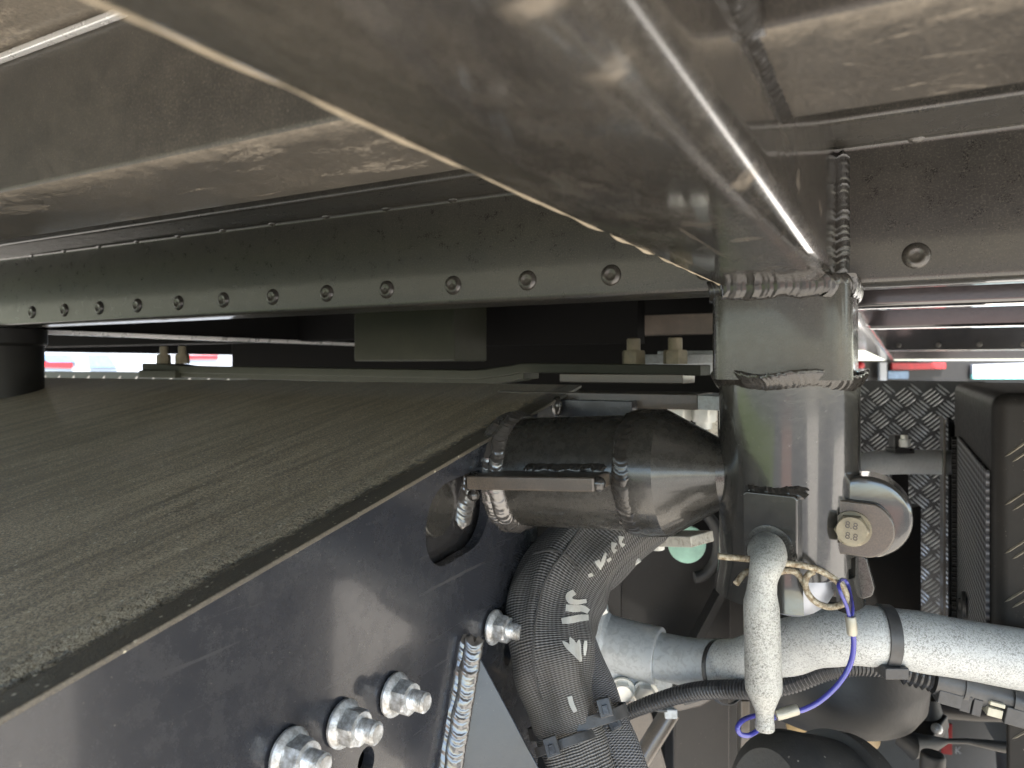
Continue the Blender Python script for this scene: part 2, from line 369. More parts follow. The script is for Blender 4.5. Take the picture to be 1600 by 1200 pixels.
class B:
    def __init__(s):
        s.bm = bmesh.new()
        s.uv = s.bm.loops.layers.uv.new("UVMap")
    def face(s, vs_):
        try: return s.bm.faces.new(vs_)
        except ValueError: return None
    def box(s, x0, x1, y0, y1, z0, z1):
        v = [s.bm.verts.new((x, y, z)) for z in (z0, z1) for y in (y0, y1) for x in (x0, x1)]
        for q in ((0, 2, 3, 1), (4, 5, 7, 6), (0, 1, 5, 4), (2, 6, 7, 3), (0, 4, 6, 2), (1, 3, 7, 5)):
            s.face([v[i] for i in q])
        return s
    def obox(s, c, u, v, n, a, b, d):
        """oriented box, half sizes a, b, d along u, v, n"""
        q = [s.bm.verts.new(c + u * (a * i) + v * (b * j) + n * (d * k)) for k in (-1, 1) for j in (-1, 1) for i in (-1, 1)]
        for f in ((0, 2, 3, 1), (4, 5, 7, 6), (0, 1, 5, 4), (2, 6, 7, 3), (0, 4, 6, 2), (1, 3, 7, 5)):
            s.face([q[i] for i in f])
        return s
    def bar(s, p, q, wu, wv, up=None):
        d = (q - p); u, v, n = frame_of(d)
        if up is not None:
            u = d.cross(up).normalized(); v = d.cross(u).normalized()
        return s.obox((p + q) / 2, u, v, n, wu / 2, wv / 2, d.length / 2)
    def rings(s, rings, close=False, caps=True, vlen=None):
        n = len(rings[0])
        vv = [[s.bm.verts.new(p) for p in r] for r in rings]
        m = len(vv)
        for i in range(m if close else m - 1):
            a, b = vv[i], vv[(i + 1) % m]
            for j in range(n):
                f = s.face((a[j], a[(j + 1) % n], b[(j + 1) % n], b[j]))
                if f:
                    uvs = ((j / n, i / m), ((j + 1) / n, i / m), ((j + 1) / n, (i + 1) / m), (j / n, (i + 1) / m))
                    for l, q in zip(f.loops, uvs): l[s.uv].uv = q
        if caps and not close:
            s.face(list(reversed(vv[0]))); s.face(vv[-1])
        return s
    def lathe(s, p, d, prof, seg=32, caps=True, flat=None):
        """prof: (distance along d, radius)"""
        u, v, d = frame_of(d)
        rr = []
        for h, r in prof:
            rr.append([p + d * h + (u * math.cos(2 * math.pi * k / seg) + v * math.sin(2 * math.pi * k / seg)) * r for k in range(seg)])
        return s.rings(rr, False, caps)
    def cyl(s, p, q, r, seg=24, r2=None):
        return s.lathe(p, q - p, [(0, r), ((q - p).length, r if r2 is None else r2)], seg)
    def tube(s, path, rad, seg=16, close=False, caps=True, flat=(1, 1), mod=None, up=None):
        pts = [V(p) for p in path]
        m = len(pts)
        rr = []
        u = None
        for i, p in enumerate(pts):
            if close: t = pts[(i + 1) % m] - pts[i - 1]
            else: t = pts[min(i + 1, m - 1)] - pts[max(i - 1, 0)]
            t.normalize()
            if up is not None:
                u = up - t * up.dot(t); u.normalize()
            elif u is None:
                u = frame_of(t)[0]
            else:
                u = u - t * u.dot(t); u.normalize()
            v = t.cross(u)
            r = rad[i] if isinstance(rad, (list, tuple)) else rad
            ring = []
            for k in range(seg):
                a = 2 * math.pi * k / seg
                q = r * (1 + (mod(i, k / seg) if mod else 0))
                ring.append(p + u * (math.cos(a) * q * flat[0]) + v * (math.sin(a) * q * flat[1]))
            rr.append(ring)
        return s.rings(rr, close, caps)
    def hexa(s, p, d, af, h, ch=0.12):
        """hexagon prism across flats af, with a turned-down top"""
        r = af / math.sqrt(3)
        u, v, d = frame_of(d)
        def ring(hh, k, n=24, round_=0.0):
            out = []
            for i in range(n):
                a = 2 * math.pi * i / n
                sec = (a % (math.pi / 3)) - math.pi / 6
                rh = (af / 2) / math.cos(sec)
                rc = min(rh, k)
                out.append(p + d * hh + (u * math.cos(a) + v * math.sin(a)) * rc)
            return out
        s.rings([ring(0, 9), ring(h * (1 - ch), 9), ring(h, af / 2 * 1.0)], False, True)
        return s
    def plate(s, outer, holes, o, au, av, th):
        """flat plate with holes; 2-d outline in (au, av), thickness th along au x av"""
        nrm = au.cross(av).normalized()
        edges = []
        for loop in [outer] + holes:
            vs_ = [s.bm.verts.new(o + au * a + av * b) for a, b in loop]
            for i in range(len(vs_)):
                edges.append(s.bm.edges.new((vs_[i], vs_[(i + 1) % len(vs_)])))
        g = bmesh.ops.triangle_fill(s.bm, use_beauty=True, use_dissolve=False, edges=edges, normal=nrm)
        fs = [f for f in g["geom"] if isinstance(f, bmesh.types.BMFace)]
        ex = bmesh.ops.extrude_face_region(s.bm, geom=fs)
        bmesh.ops.translate(s.bm, vec=nrm * th, verts=[e for e in ex["geom"] if isinstance(e, bmesh.types.BMVert)])
        return s
    def prism(s, outline, o, au, av, ln):
        """closed outline swept straight along au x av by ln"""
        nrm = au.cross(av).normalized()
        a = [o + au * p + av * q for p, q in outline]
        return s.rings([a, [x + nrm * ln for x in a]], False, True)
    def ball(s, p, r, sx=1, sy=1, sz=1, seg=16, mat=None):
        g = bmesh.ops.create_uvsphere(s.bm, u_segments=seg, v_segments=max(6, seg // 2), radius=r)
        for v in g["verts"]:
            q = V((v.co.x * sx, v.co.y * sy, v.co.z * sz))
            v.co = p + (mat @ q if mat else q)
        return s
    def weld(s, path, r, nrm, pitch=0.36, jit=0.25, wide=1.0, flat=0.6):
        """one fused bead along a path: overlapping crescent ripples, uneven width"""
        pts = [V(p) for p in path]
        L = [0]
        for a, b in zip(pts, pts[1:]): L.append(L[-1] + (b - a).length)
        p_ = r * 0.62
        st = p_ / 5
        n = max(6, int(L[-1] / st))
        sd0 = random.uniform(0, 50)
        rings = []
        for i in range(n + 1):
            x = L[-1] * i / n
            j = max(k for k in range(len(L)) if L[k] <= x + 1e-9); j = min(j, len(pts) - 2)
            f = (x - L[j]) / max(1e-9, L[j + 1] - L[j])
            c = pts[j].lerp(pts[j + 1], f)
            t = (pts[j + 1] - pts[j]).normalized()
            nn = nrm(c) if callable(nrm) else nrm
            nn = (nn - t * nn.dot(t)).normalized()
            bt = t.cross(nn)
            q = x / p_ + 0.9 * noise.noise(V((x / r * 0.7, sd0, 0)))
            ph = q % 1.0
            e = noise.noise(V((x / r * 0.45, sd0, 3.0)))
            e2 = noise.noise(V((x / r * 1.4, sd0, 9.0)))
            w_ = r * wide * (1 + 0.30 * jit * 4 * e * 0.5 + 0.08 * e2)
            h_ = r * flat * 0.78 * (1 + 0.25 * e2)
            end = min(1.0, min(i, n - i) / 4.0 + 0.25)
            ring = []
            m = 14
            for k in range(m):
                a = 2 * math.pi * k / m
                lat = math.cos(a)
                up_ = math.sin(a)
                rip = (1 - ph) ** 1.6 if up_ > -0.1 else 0.0
                hh = h_ * up_ * (0.64 + 0.12 * rip) if up_ > 0 else h_ * up_ * 0.6
                ring.append(c + bt * (lat * w_ * end + r * 0.25 * jit * 3 * e) + nn * hh * end - t * (lat * lat * p_ * 1.1))
            rings.append(ring)
        s.rings(rings, False, True)
        return s
    def build(s, name, mat, parent=None, bevel=0.0, ang=35, seg=2, smooth=True, kind=None, recalc=True):
        if recalc: bmesh.ops.recalc_face_normals(s.bm, faces=s.bm.faces)
        me = bpy.data.meshes.new(name)
        s.bm.to_mesh(me); s.bm.free()
        me.materials.append(M[mat])
        if smooth:
            me.polygons.foreach_set("use_smooth", [True] * len(me.polygons))
            me.set_sharp_from_angle(angle=R(ang))
        o = bpy.data.objects.new(name, me)
        COL.objects.link(o)
        if parent is not None:
            o.parent = parent
            o.matrix_parent_inverse = wmat(parent).inverted()
        if bevel > 0:
            b = o.modifiers.new("bevel", 'BEVEL')
            b.width = bevel; b.segments = seg; b.limit_method = 'ANGLE'; b.angle_limit = R(40)
            b.harden_normals = True
        if kind: o["kind"] = kind
        return o
def wmat(o):
    m = Matrix.Translation(o.location) @ o.rotation_euler.to_matrix().to_4x4()
    if o.parent is not None: m = wmat(o.parent) @ o.matrix_parent_inverse @ m
    return m
def tag(o, label, cat, group=None):
    o["label"] = label; o["category"] = cat
    if group: o["group"] = group
    return o
def thing(name, label, cat, loc=(0, 0, 0), group=None):
    o = bpy.data.objects.new(name, None)
    o.empty_display_size = 0.02
    o.location = loc
    COL.objects.link(o)
    return tag(o, label, cat, group)
def clone(o, parent, matrix):
    """a copy sharing mesh data, moved by a world matrix"""
    c = o.copy(); COL.objects.link(c)
    c.parent = parent
    c.matrix_parent_inverse = wmat(parent).inverted() if parent else Matrix()
    c.location, c.rotation_euler = matrix.to_translation(), matrix.to_euler()
    return c
X, Y, Z = V((1, 0, 0)), V((0, 1, 0)), V((0, 0, 1))
def rrect(x0, x1, y0, y1, r, n=6):
    out = []
    for cx, cy, a0 in ((x1 - r, y1 - r, 0), (x0 + r, y1 - r, 90), (x0 + r, y0 + r, 180), (x1 - r, y0 + r, 270)):
        for k in range(n + 1):
            a = R(a0 + 90 * k / n)
            out.append((cx + r * math.cos(a), cy + r * math.sin(a)))
    return out
def circ(cx, cy, rx, ry=None, n=24):
    ry = ry or rx
    return [(cx + rx * math.cos(2 * math.pi * k / n), cy + ry * math.sin(2 * math.pi * k / n)) for k in range(n)]
def sheet(pts, th):
    """open polyline in 2-d thickened to its left into a closed outline"""
    off = []
    m = len(pts)
    for i in range(m):
        a = V(pts[max(0, i - 1)]); b = V(pts[i]); c = V(pts[min(m - 1, i + 1)])
        d1 = (b - a).normalized() if i > 0 else (c - b).normalized()
        d2 = (c - b).normalized() if i < m - 1 else d1
        n1 = V((-d1.y, d1.x)); n2 = V((-d2.y, d2.x))
        k = (n1 + n2); k = k / max(0.3, k.dot(n1))
        off.append(tuple(b + k * th))
    return list(pts) + off[::-1]
def fillet(pts, r, n=4):
    out = [pts[0]]
    for i in range(1, len(pts) - 1):
        a, b, c = V(pts[i - 1]), V(pts[i]), V(pts[i + 1])
        u = (a - b).normalized(); v = (c - b).normalized()
        rr = min(r, (a - b).length * 0.45, (c - b).length * 0.45)
        p, q = b + u * rr, b + v * rr
        for k in range(n + 1):
            t = k / n
            out.append(tuple(p * (1 - t) ** 2 + b * 2 * t * (1 - t) + q * t * t))
    out.append(pts[-1])
    return out

# ------------------------------------------------------------------ ground, with unseen patches shaped for reflections and bounce light
GZ = -1.25
g = B().box(-60, 60, -60, 60, GZ - 0.3, GZ).build("ground", 'asphalt'); g["kind"] = "structure"
def patch(name, mat, pts, h):
    g_ = B().rings([[V((x, y, GZ - 0.1)) for x, y in pts], [V((x, y, GZ + h)) for x, y in pts]], False, True).build(name, mat, smooth=False)
    g_["kind"] = "structure"
patch("concrete_pad", 'ground', [(-7, -2.7), (2.3, -2.7), (4.5, -0.6), (12, -0.6), (30, 45), (-7, 45)], 0.012)  # bright ground, shaped for bounce and the beam's ridge highlight
patch("grass_verge", 'grass', [(-1.7, -3.6), (-3.2, -14), (-40, -14), (-40, -3.6)], 0.03)
patch("brown_reflection_strip", 'reflection_brown', [(-0.3, -2.9), (0.6, -2.9), (3.6, -14), (-0.4, -14)], 0.02)  # unseen brown ground, added for a strip in the post's reflection
patch("pale_reflection_strip", 'ground', [(2.6, -2.7), (3.6, -2.2), (16, -10), (11, -14)], 0.014)  # unseen pale ground, added for a beige strip in the post's reflection

# ------------------------------------------------------------------ the tipping body overhead
BX0, BX1, BZ = -0.099, -0.0345, 0.050
body = thing("tipper_body", "black welded underframe of a tipping body filling the top of the photo", "truck body", (-0.065, 0.5, 0.05))
DX0, DX1, DY0, DY1 = -2.3, 0.90, -0.50, 8.0
B().box(DX0, DX1, DY0, DY1, 0.156, 0.162).build("floor_sheet", 'paint_floor', body)
# longitudinal box beam
def beam_outline():
    o = []
    for cx, cy, r_, a0 in ((BX1 - 0.013, BZ + 0.013, 0.013, -90), ):
        o += [(cx + r_ * math.cos(R(a0 + 90 * k / 10)), cy + r_ * math.sin(R(a0 + 90 * k / 10))) for k in range(11)]
    o += [(BX1, 0.156), (BX0, 0.156)]
    o += [(BX0 + 0.0035 + 0.0035 * math.cos(R(180 + 90 * k / 5)), BZ + 0.0035 + 0.0035 * math.sin(R(180 + 90 * k / 5))) for k in range(6)]
    return o
beam = B().prism(beam_outline(), V((0, 7.5, 0)), X, Z, 7.95 + 0.1).build("longitudinal_beam", 'paint_beam', body, ang=50)
dl = B()
dlp = [V((BX0 + 0.0012 + 0.0006 * noise.noise(V((0, y_ * 40, 1))), y_, BZ + 0.0010)) for y_ in [-0.3 + 0.005 * k for k in range(151)]]
dl.tube(dlp, [0.0010 * max(0.1, 0.8 + 1.3 * noise.noise(V((k * 0.31, 3, 2)))) for k in range(151)], 8)
dl.build("dust_line", 'crust', beam)
# sealant/weld line along the beam's top on the right, from the near cross member
B().weld([V((BX1 + 0.001, y, 0.0855)) for y in (0.16, 0.215, 0.262)], 0.0055, V((1, 0, -1)), 0.5).build("weld_bead", 'weld', beam)
B().weld([V((BX1 + 0.001, 0.1885, z)) for z in (0.086, 0.12, 0.152)], 0.0045, V((1, -1, 0)), 0.5).build("weld_bead", 'weld', beam)
def cross(x0, x1, prof, th, mat, name="cross_member", r=0.004):
    out = sheet(fillet(prof, r), th)
    return B().prism(out, V((x0, 0, 0)), Y, Z, x1 - x0).build(name, mat, body, ang=28)
PITCH = 0.0695
rv = B()
rv.lathe(V((0, 0, 0)), V((0, -1, 0)), [(0, 0.0080), (0.0008, 0.0077), (0.0016, 0.0068), (0.0024, 0.0054), (0.0026, 0.0040), (0.0019, 0.0031), (0.0020, 0.0012)], 24)
rivet0 = None
def rivets(member, y, z, xs):
    global rivet0, rv
    for x in xs:
        m = Matrix.Translation((x, y, z)) @ Matrix.Rotation(random.uniform(0, 6.28), 4, 'Y')
        if rivet0 is None:
            rivet0 = rv.build("rivet", 'rivet_paint', member, ang=60)
            rivet0.matrix_parent_inverse = wmat(member).inverted()
            rivet0.location, rivet0.rotation_euler = m.to_translation(), m.to_euler()
        else:
            clone(rivet0, member, m)
def deep(y):      # deep pressed member: top lip towards the viewer, web, bottom flange away
    return [(y - 0.052, 0.151), (y - 0.052, 0.139), (y, 0.139), (y, 0.0515), (y + 0.045, 0.0515), (y + 0.045, 0.066)]
def deep_pair(y, xl, xr, rl, rr_):
    l = cross(xl, BX0, deep(y), 0.004, 'paint_web')
    r_ = cross(BX1, xr, deep(y), 0.004, 'paint_web')
    rivets(l, y, 0.0672, rl); rivets(l, y, 0.1437, rl)
    rivets(r_, y, 0.0672, rr_); rivets(r_, y, 0.1437, rr_)
    return l, r_
c3l, c3r = deep_pair(0.5, DX0, DX1, [-0.1175 - PITCH * k for k in range(13)], [0.0096 + PITCH * k for k in range(3)])
B().weld([V((BX1 + 0.003, 0.4985, z)) for z in (0.0515, 0.09, 0.137)], 0.0078, V((1, -1, 0)), 0.42).build("weld_bead", 'weld', c3r)
c = cross(BX1, DX1, deep(0.70), 0.004, 'paint_clean')
c = cross(BX1, DX1, deep(1.10), 0.004, 'paint_clean')
c = cross(BX1, DX1, deep(2.75), 0.004, 'paint_clean')
rivets(c, 2.75, 0.070, [0.0 + 0.115 * k for k in range(7)])
c = cross(BX1, DX1, deep(6.4), 0.004, 'paint_clean')
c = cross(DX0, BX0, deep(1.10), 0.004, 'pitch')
# shallower channel nearer the camera
def shallow(y):
    return [(y - 0.03, 0.1535), (y, 0.1535), (y, 0.085), (y + 0.073, 0.085), (y + 0.073, 0.102)]
for y in (0.19, -0.2):
    for a, b in ((DX0, BX0), (BX1, DX1)):
        m2 = cross(a, b, shallow(y), 0.004, 'under', r=0.003)
        B().box(a, b, y - 0.0042, y - 0.0003, 0.148, 0.1515).build("edge_glint", 'edge_glint_paint', m2, bevel=0.001)  # light along the corner, painted as a pale strip
        m2.data.materials.append(M['paint_dusty'])
        for p in m2.data.polygons:
            if abs(p.normal.y) > 0.7: p.material_index = 1

# ------------------------------------------------------------------ pivot post (square collar, round socket, pin boss, clevis)
PX, PY, PR = -0.0645, 0.502, 0.0435
A = 0.0408
post = B()
sq = rrect(PX - A - 0.001, PX + A, PY - A, PY + A, 0.011, 8)
post.rings([[V((x, y, z)) for x, y in sq] for z in (-0.0085, -0.004, 0.044, 0.0488)], False, True)
post_o = post.build("pivot_post", 'paint', body, bevel=0.0, ang=50)
# round socket with an arched opening at the bottom front
def socket():
    b = B(); n, zs = 96, [-0.006 - 0.0062 * i for i in range(24)]
    zs[-1] = -0.149
    ring = []
    def rad(z): return PR + max(0.0, (-0.132 - z)) * 0.18
    vo = {}; vi = {}
    for i, z in enumerate(zs):
        for k in range(n):
            a = 2 * math.pi * k / n
            for dct, rr in ((vo, rad(z)), (vi, rad(z) - 0.006)):
                dct[i, k] = b.bm.verts.new((PX + rr * math.cos(a), PY + rr * math.sin(a), z))
    def hole(i, k):
        a = (360 * (k + 0.5) / n); z = (zs[i] + zs[i + 1]) / 2
        d = ((a - 305 + 180) % 360 - 180)
        if abs(d) < 17 and z < -0.1275 - 0.012 * (1 - math.sqrt(max(0, 1 - (d / 17) ** 2))): return True
        d2 = ((a - 336 + 180) % 360 - 180)
        return (d2 / 5.5) ** 2 + ((z + 0.124) / 0.0045) ** 2 < 1
    H = [[hole(i, k) for k in range(n)] for i in range(len(zs) - 1)]
    for i in range(len(zs) - 1):
        for k in range(n):
            if H[i][k]: continue
            k2 = (k + 1) % n
            b.face((vo[i, k], vo[i, k2], vo[i + 1, k2], vo[i + 1, k]))
            b.face((vi[i, k2], vi[i, k], vi[i + 1, k], vi[i + 1, k2]))
            if H[i][k2]: b.face((vo[i, k2], vi[i, k2], vi[i + 1, k2], vo[i + 1, k2]))
            if H[i][k - 1]: b.face((vo[i + 1, k], vi[i + 1, k], vi[i, k], vo[i, k]))
            if i + 1 == len(zs) - 1 or H[i + 1][k]: b.face((vo[i + 1, k], vo[i + 1, k2], vi[i + 1, k2], vi[i + 1, k]))
            if i == 0 or H[i - 1][k]: b.face((vo[i, k2], vo[i, k], vi[i, k], vi[i, k2]))
    bmesh.ops.delete(b.bm, geom=[v for v in b.bm.verts if not v.link_faces], context='VERTS')
    return b
socket().build("round_socket", 'paint_post', post_o, ang=40)
def ring_path(z, rx, n=48, sqf=0.0):
    out = []
    for k in range(n + 1):
        a = 2 * math.pi * k / n
        r_ = rx * (1 + sqf * (abs(math.cos(2 * a)) ** 0.5 * 0) )
        out.append(V((PX + r_ * math.cos(a), PY + r_ * math.sin(a), z + 0.0016 * math.sin(a * 5 + 1) )))
    return out
B().weld(ring_path(-0.0095, PR + 0.0005), 0.0074, lambda p: (V((p.x - PX, p.y - PY, -0.03)).normalized()), 0.27, 0.3, 1.0, 0.6).build("weld_bead", 'weld', post_o)
# weld where beam meets the post top
wp = [V((PX + (u_ if u_ < 9 else 0), y_, 0.048)) for u_, y_ in ((-A - 0.001, PY + 0.02), (-A - 0.001, PY - A + 0.008), (-A + 0.01, PY - A - 0.001), (0, PY - A - 0.002), (A - 0.012, PY - A - 0.001), (A, PY - A + 0.01), (A + 0.001, PY + 0.03))]
B().weld(wp, 0.0072, lambda p: V((p.x - PX, p.y - PY, -0.008)).normalized(), 0.26, 0.35, 1.0, 0.6).build("weld_bead", 'weld', post_o)
# pin boss on the front of the socket
PIN = aty(1205, 858, 0.455)
bd = V((-0.16, -1, 0)).normalized()                 # boss faces the camera
bu = V((0, 0, 1)).cross(bd).normalized() * -1
bc = aty(1209, 815, 0.462)
bb = B()
bo = rrect(-0.0165, 0.0165, -0.0245, 0.0185, 0.003, 3)
bb.rings([[bc - bd * 0.02 + bu * a + Z * b for a, b in bo], [bc + bd * 0.0085 + bu * a + Z * b for a, b in bo]], False, True)
bb.build("pin_boss", 'paint_post', post_o, bevel=0.0012)
B().weld([bc + bu * a + Z * 0.020 + bd * (0.002 - abs(a) * 0.15) for a in (-0.0165, -0.006, 0.006, 0.0175)], 0.0062, (bd + Z).normalized(), 0.3, 0.5, 0.9, 0.8).build("weld_bead", 'weld', post_o)
B().lathe(bc + bd * 0.0078 + Z * (PIN.z - bc.z), bd, [(0, 0.0145), (0.0016, 0.0145), (0.0018, 0.0128)], 32).build("boss_rim", 'paint', post_o)
# clevis lug: front plate, rear roller, bolt
LB = aty(1331, 828, 0.470)
def lug(y0, y1, rr, cx=0.0, name="lug_plate", mat='brownmetal'):
    o = [(LB.x - 0.026, LB.z + 0.030), (LB.x - 0.020, LB.z + 0.024)]
    o = [(LB.x - 0.028, LB.z - 0.020), (LB.x - 0.004, LB.z - rr + 0.001)]
    for k in range(17):
        a = R(-82 + 150 * k / 16)
        o.append((LB.x + cx + rr * math.cos(a), LB.z + rr * math.sin(a)))
    o += [(LB.x - 0.010, LB.z + rr * 0.98), (LB.x - 0.028, LB.z + 0.027)]
    b = B(); b.prism(o, V((0, y1, 0)), X, Z, y1 - y0)
    return b.build(name, mat, post_o, bevel=0.0012, ang=45)
lug(0.474, 0.480, 0.0170, 0.0058)
B().lathe(V((LB.x + 0.0075, 0.4815, LB.z + 0.0062)), Y, [(0, 0.020), (0.0008, 0.0235), (0.0022, 0.0245), (0.026, 0.0245), (0.0265, 0.020)], 48).build("lug_roller", 'paint_post', post_o, bevel=0.001)
lug(0.510, 0.516, 0.0170, 0.0058)
hb = B().lathe(V((LB.x, 0.474, LB.z)), -Y, [(0, 0.0108), (0.0012, 0.0106)], 28).hexa(V((LB.x, 0.4725, LB.z)), -Y, 0.0165, 0.0065, 0.12).build("hex_bolt", 'zinc_tan', post_o)
def letters(txt, size, mat, name, parent, M4, ext=0.0003, align='CENTER'):
    cu = bpy.data.curves.new(name, 'FONT'); cu.body = txt; cu.size = size; cu.extrude = ext
    cu.align_x = align; cu.align_y = 'CENTER'
    tmp = bpy.data.objects.new("tmp", cu)
    me = bpy.data.meshes.new_from_object(tmp)
    bpy.data.objects.remove(tmp); bpy.data.curves.remove(cu)
    me.transform(M4)
    me.materials.append(M[mat])
    o = bpy.data.objects.new(name, me); COL.objects.link(o)
    if parent:
        o.parent = parent; o.matrix_parent_inverse = wmat(parent).inverted()
    return o
FACE = Matrix(((1, 0, 0), (0, 0, -1), (0, 1, 0))).to_4x4()      # text facing -Y
for dz in (0.0032, -0.0032):
    letters("8.8", 0.0058, 'brownmetal', "grade_mark", post_o, Matrix.Translation((LB.x, 0.4660, LB.z + dz)) @ Matrix.Rotation(R(8), 4, 'Y') @ FACE, 0.0003)
# bottom retaining ear at the right of the socket
eb = B()
ear = [(-0.012, 0.026), (0.006, 0.024), (0.012, 0.020), (0.0165, 0.002), (0.015, -0.003), (0.009, -0.006), (-0.014, -0.007)]
ec = aty(1322, 915, 0.500)
eb.plate(ear, [circ(0.0005, 0.0165, 0.0042, n=16)], ec, X, Z, 0.006)
eb.build("bottom_ear", 'paint', post_o, bevel=0.001)
# far pivot post on the left, and one behind
fp = B().lathe(V((-1.088, 0.53, -0.12)), Z, [(0, 0.052), (0.148, 0.052), (0.150, 0.056), (0.1715, 0.056)], 40)
fp.build("pivot_post", 'rubber', body, bevel=0.002)
# olive block hung below the frame, and bright-edged side rail
B().box(-0.649, -0.487, 0.75, 0.83, 0.0065, 0.10).build("mounting_block", 'olive', body, bevel=0.002)  # olive colour puts in the green that the block reflects
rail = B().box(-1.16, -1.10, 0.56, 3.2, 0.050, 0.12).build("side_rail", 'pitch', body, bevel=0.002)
B().box(-1.102, -1.096, 0.56, 3.2, 0.0465, 0.0535).build("edge_glint", 'edge_glint_paint', rail, bevel=0.001)  # sunlit lower edge of the rail, painted as a pale strip
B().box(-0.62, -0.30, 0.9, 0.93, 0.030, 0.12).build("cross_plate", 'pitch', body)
B().box(-0.33, -0.115, 1.0, 1.03, 0.045, 0.073).build("cross_plate", 'brownmetal', body)

# ------------------------------------------------------------------ sloping subframe with cross tube
sub = thing("subframe", "dusty black subframe with a sloping top plate and a round tube on its side", "truck frame", (-0.27, 0.45, -0.2))
SXP = -0.27
SL = 0.2
def rz(y): return -0.1187 + SL * (y - 0.1316)
Y0, Y1 = -0.12, 0.636
tp = B()
o_ = [V((x, y, rz(y))) for x, y in ((-1.30, Y0), (SXP + 0.0025, Y0), (SXP + 0.0025, Y1), (-1.30, Y1))]
tp.rings([[p - Z * 0.003 for p in o_], o_], False, True)
tp.build("sloping_plate", 'ramp', sub, bevel=0.0008)
# side plate with its openings
Hc = (0.4225, -0.1055)
hole1 = [(Hc[0] + a, Hc[1] + b) for a, b in rrect(-0.041, 0.041, -0.028, 0.028, 0.0265, 8)]
hole1 = [(y, z + 0.10 * (y - Hc[0])) for y, z in hole1]
hA = atx(572, 1192, SXP); hB = atx(793, 1020, SXP)
pl = B()
pl.plate([(Y0, rz(Y0) - 0.0035), (Y0, -0.46), (0.545, -0.46), (0.545, rz(0.545) - 0.0035)],
         [hole1, circ(hA.y, hA.z, 0.0075, 0.009), circ(hB.y, hB.z, 0.006, 0.0105)], V((SXP - 0.008, 0, 0)), Y, Z, 0.008)
pl.build("side_plate", 'paint_side', sub)
# recessed wall and weld inside the oval opening
rec = B()
rec.plate([(0.37, -0.16), (0.475, -0.16), (0.475, -0.064), (0.37, -0.085)], [], V((SXP - 0.0165, 0, 0)), Y, Z, 0.004)
rec.build("inner_plate", 'paint_clean', sub)
B().cyl(V((SXP - 0.0135, 0.411, -0.099)), V((SXP - 0.009, 0.411, -0.099)), 0.0195, 32).build("inner_boss", 'paint', sub, bevel=0.0015)
B().weld([V((SXP - 0.010, 0.447 + 0.008 * math.sin((z + 0.1) * 60), z)) for z in (-0.083, -0.095, -0.107, -0.119)], 0.0060, V((1, -0.6, 0)), 0.36, 0.3, 1.3, 0.7).build("weld_bead", 'weld_bright', sub)
B().box(SXP - 0.075, SXP - 0.070, Y0, 0.54, -0.44, -0.17).build("hole_shade", 'pitch', sub)  # black sheet added behind the holes to keep them dark
# cross tube, cone, fin
TZ, TY, TR = -0.0835, 0.5, 0.0435
AX = V((1, 0, 0.062)).normalized(); TR = 0.0418
TO = V((SXP, TY, TZ))
AV = V((0, 0, 1)); AV = (AV - AX * AV.dot(AX)).normalized()
def tring(dx, r_, n=44): return [TO + AX * dx + Y * (r_ * math.cos(2 * math.pi * k / n)) + AV * (r_ * math.sin(2 * math.pi * k / n)) for k in range(n + 1)]
def trn(p):
    q = p - TO; return (q - AX * q.dot(AX)).normalized()
tb = B().lathe(TO - AX * 0.004, AX, [(0, TR), (0.112, TR)], 64).build("cross_tube", 'paint', sub, ang=40)
B().lathe(TO + AX * 0.1055, AX, [(0, TR + 0.001), (0.003, TR + 0.0028), (0.010, TR + 0.0036), (0.022, TR + 0.0026), (0.0590, 0.0235), (0.068, 0.0225)], 56).build("tapered_end", 'paint', tb, ang=14)
B().weld(tring(0.107, TR + 0.001), 0.0092, trn, 0.28, 0.25, 0.85, 0.5).build("weld_bead", 'weld', tb)
for dx in (0.0025, 0.0095):
    B().weld(tring(dx, TR + 0.002), 0.0066, lambda p: (trn(p) + AX * 0.5).normalized(), 0.42, 0.35, 0.9, 0.75).build("weld_bead", 'weld_bright', tb)
fin = B()
FA, FB = TO + AX * 0.001 + AV * 0.001, TO + AX * 0.098 + AV * 0.001
fin.obox((FA + FB) / 2 + V((0, 0.4455 - TY, 0)), AX, Y, AV, 0.0485, 0.0165, 0.0049)
fin.build("fin", 'brownmetal', tb, bevel=0.0016)
B().weld([TO + AX * x + AV * 0.0088 + V((0, 0.4590 - TY, 0)) for x in (0.035, 0.06, 0.096)], 0.0042, V((0, -1, 1)), 0.5, 0.4).build("weld_bead", 'weld', tb)
B().ball(V((SXP + 0.003, 0.436, TZ + 0.0005)), 0.0064, 0.9, 0.9, 1.1).build("weld_blob", 'weld', tb)
B().ball(V((SXP + 0.002, 0.4375, TZ - 0.009)), 0.0045).build("weld_blob", 'weld', tb)
B().ball(FB + V((0.001, 0.434 - TY, 0)), 0.0052, 1, 0.8, 1).build("weld_blob", 'weld', tb)
# socket ball seen in the arch
B().ball(V((PX + 0.004, PY - 0.014, -0.132)), 0.0270, seg=32).build("pivot_ball", 'chrome', sub)
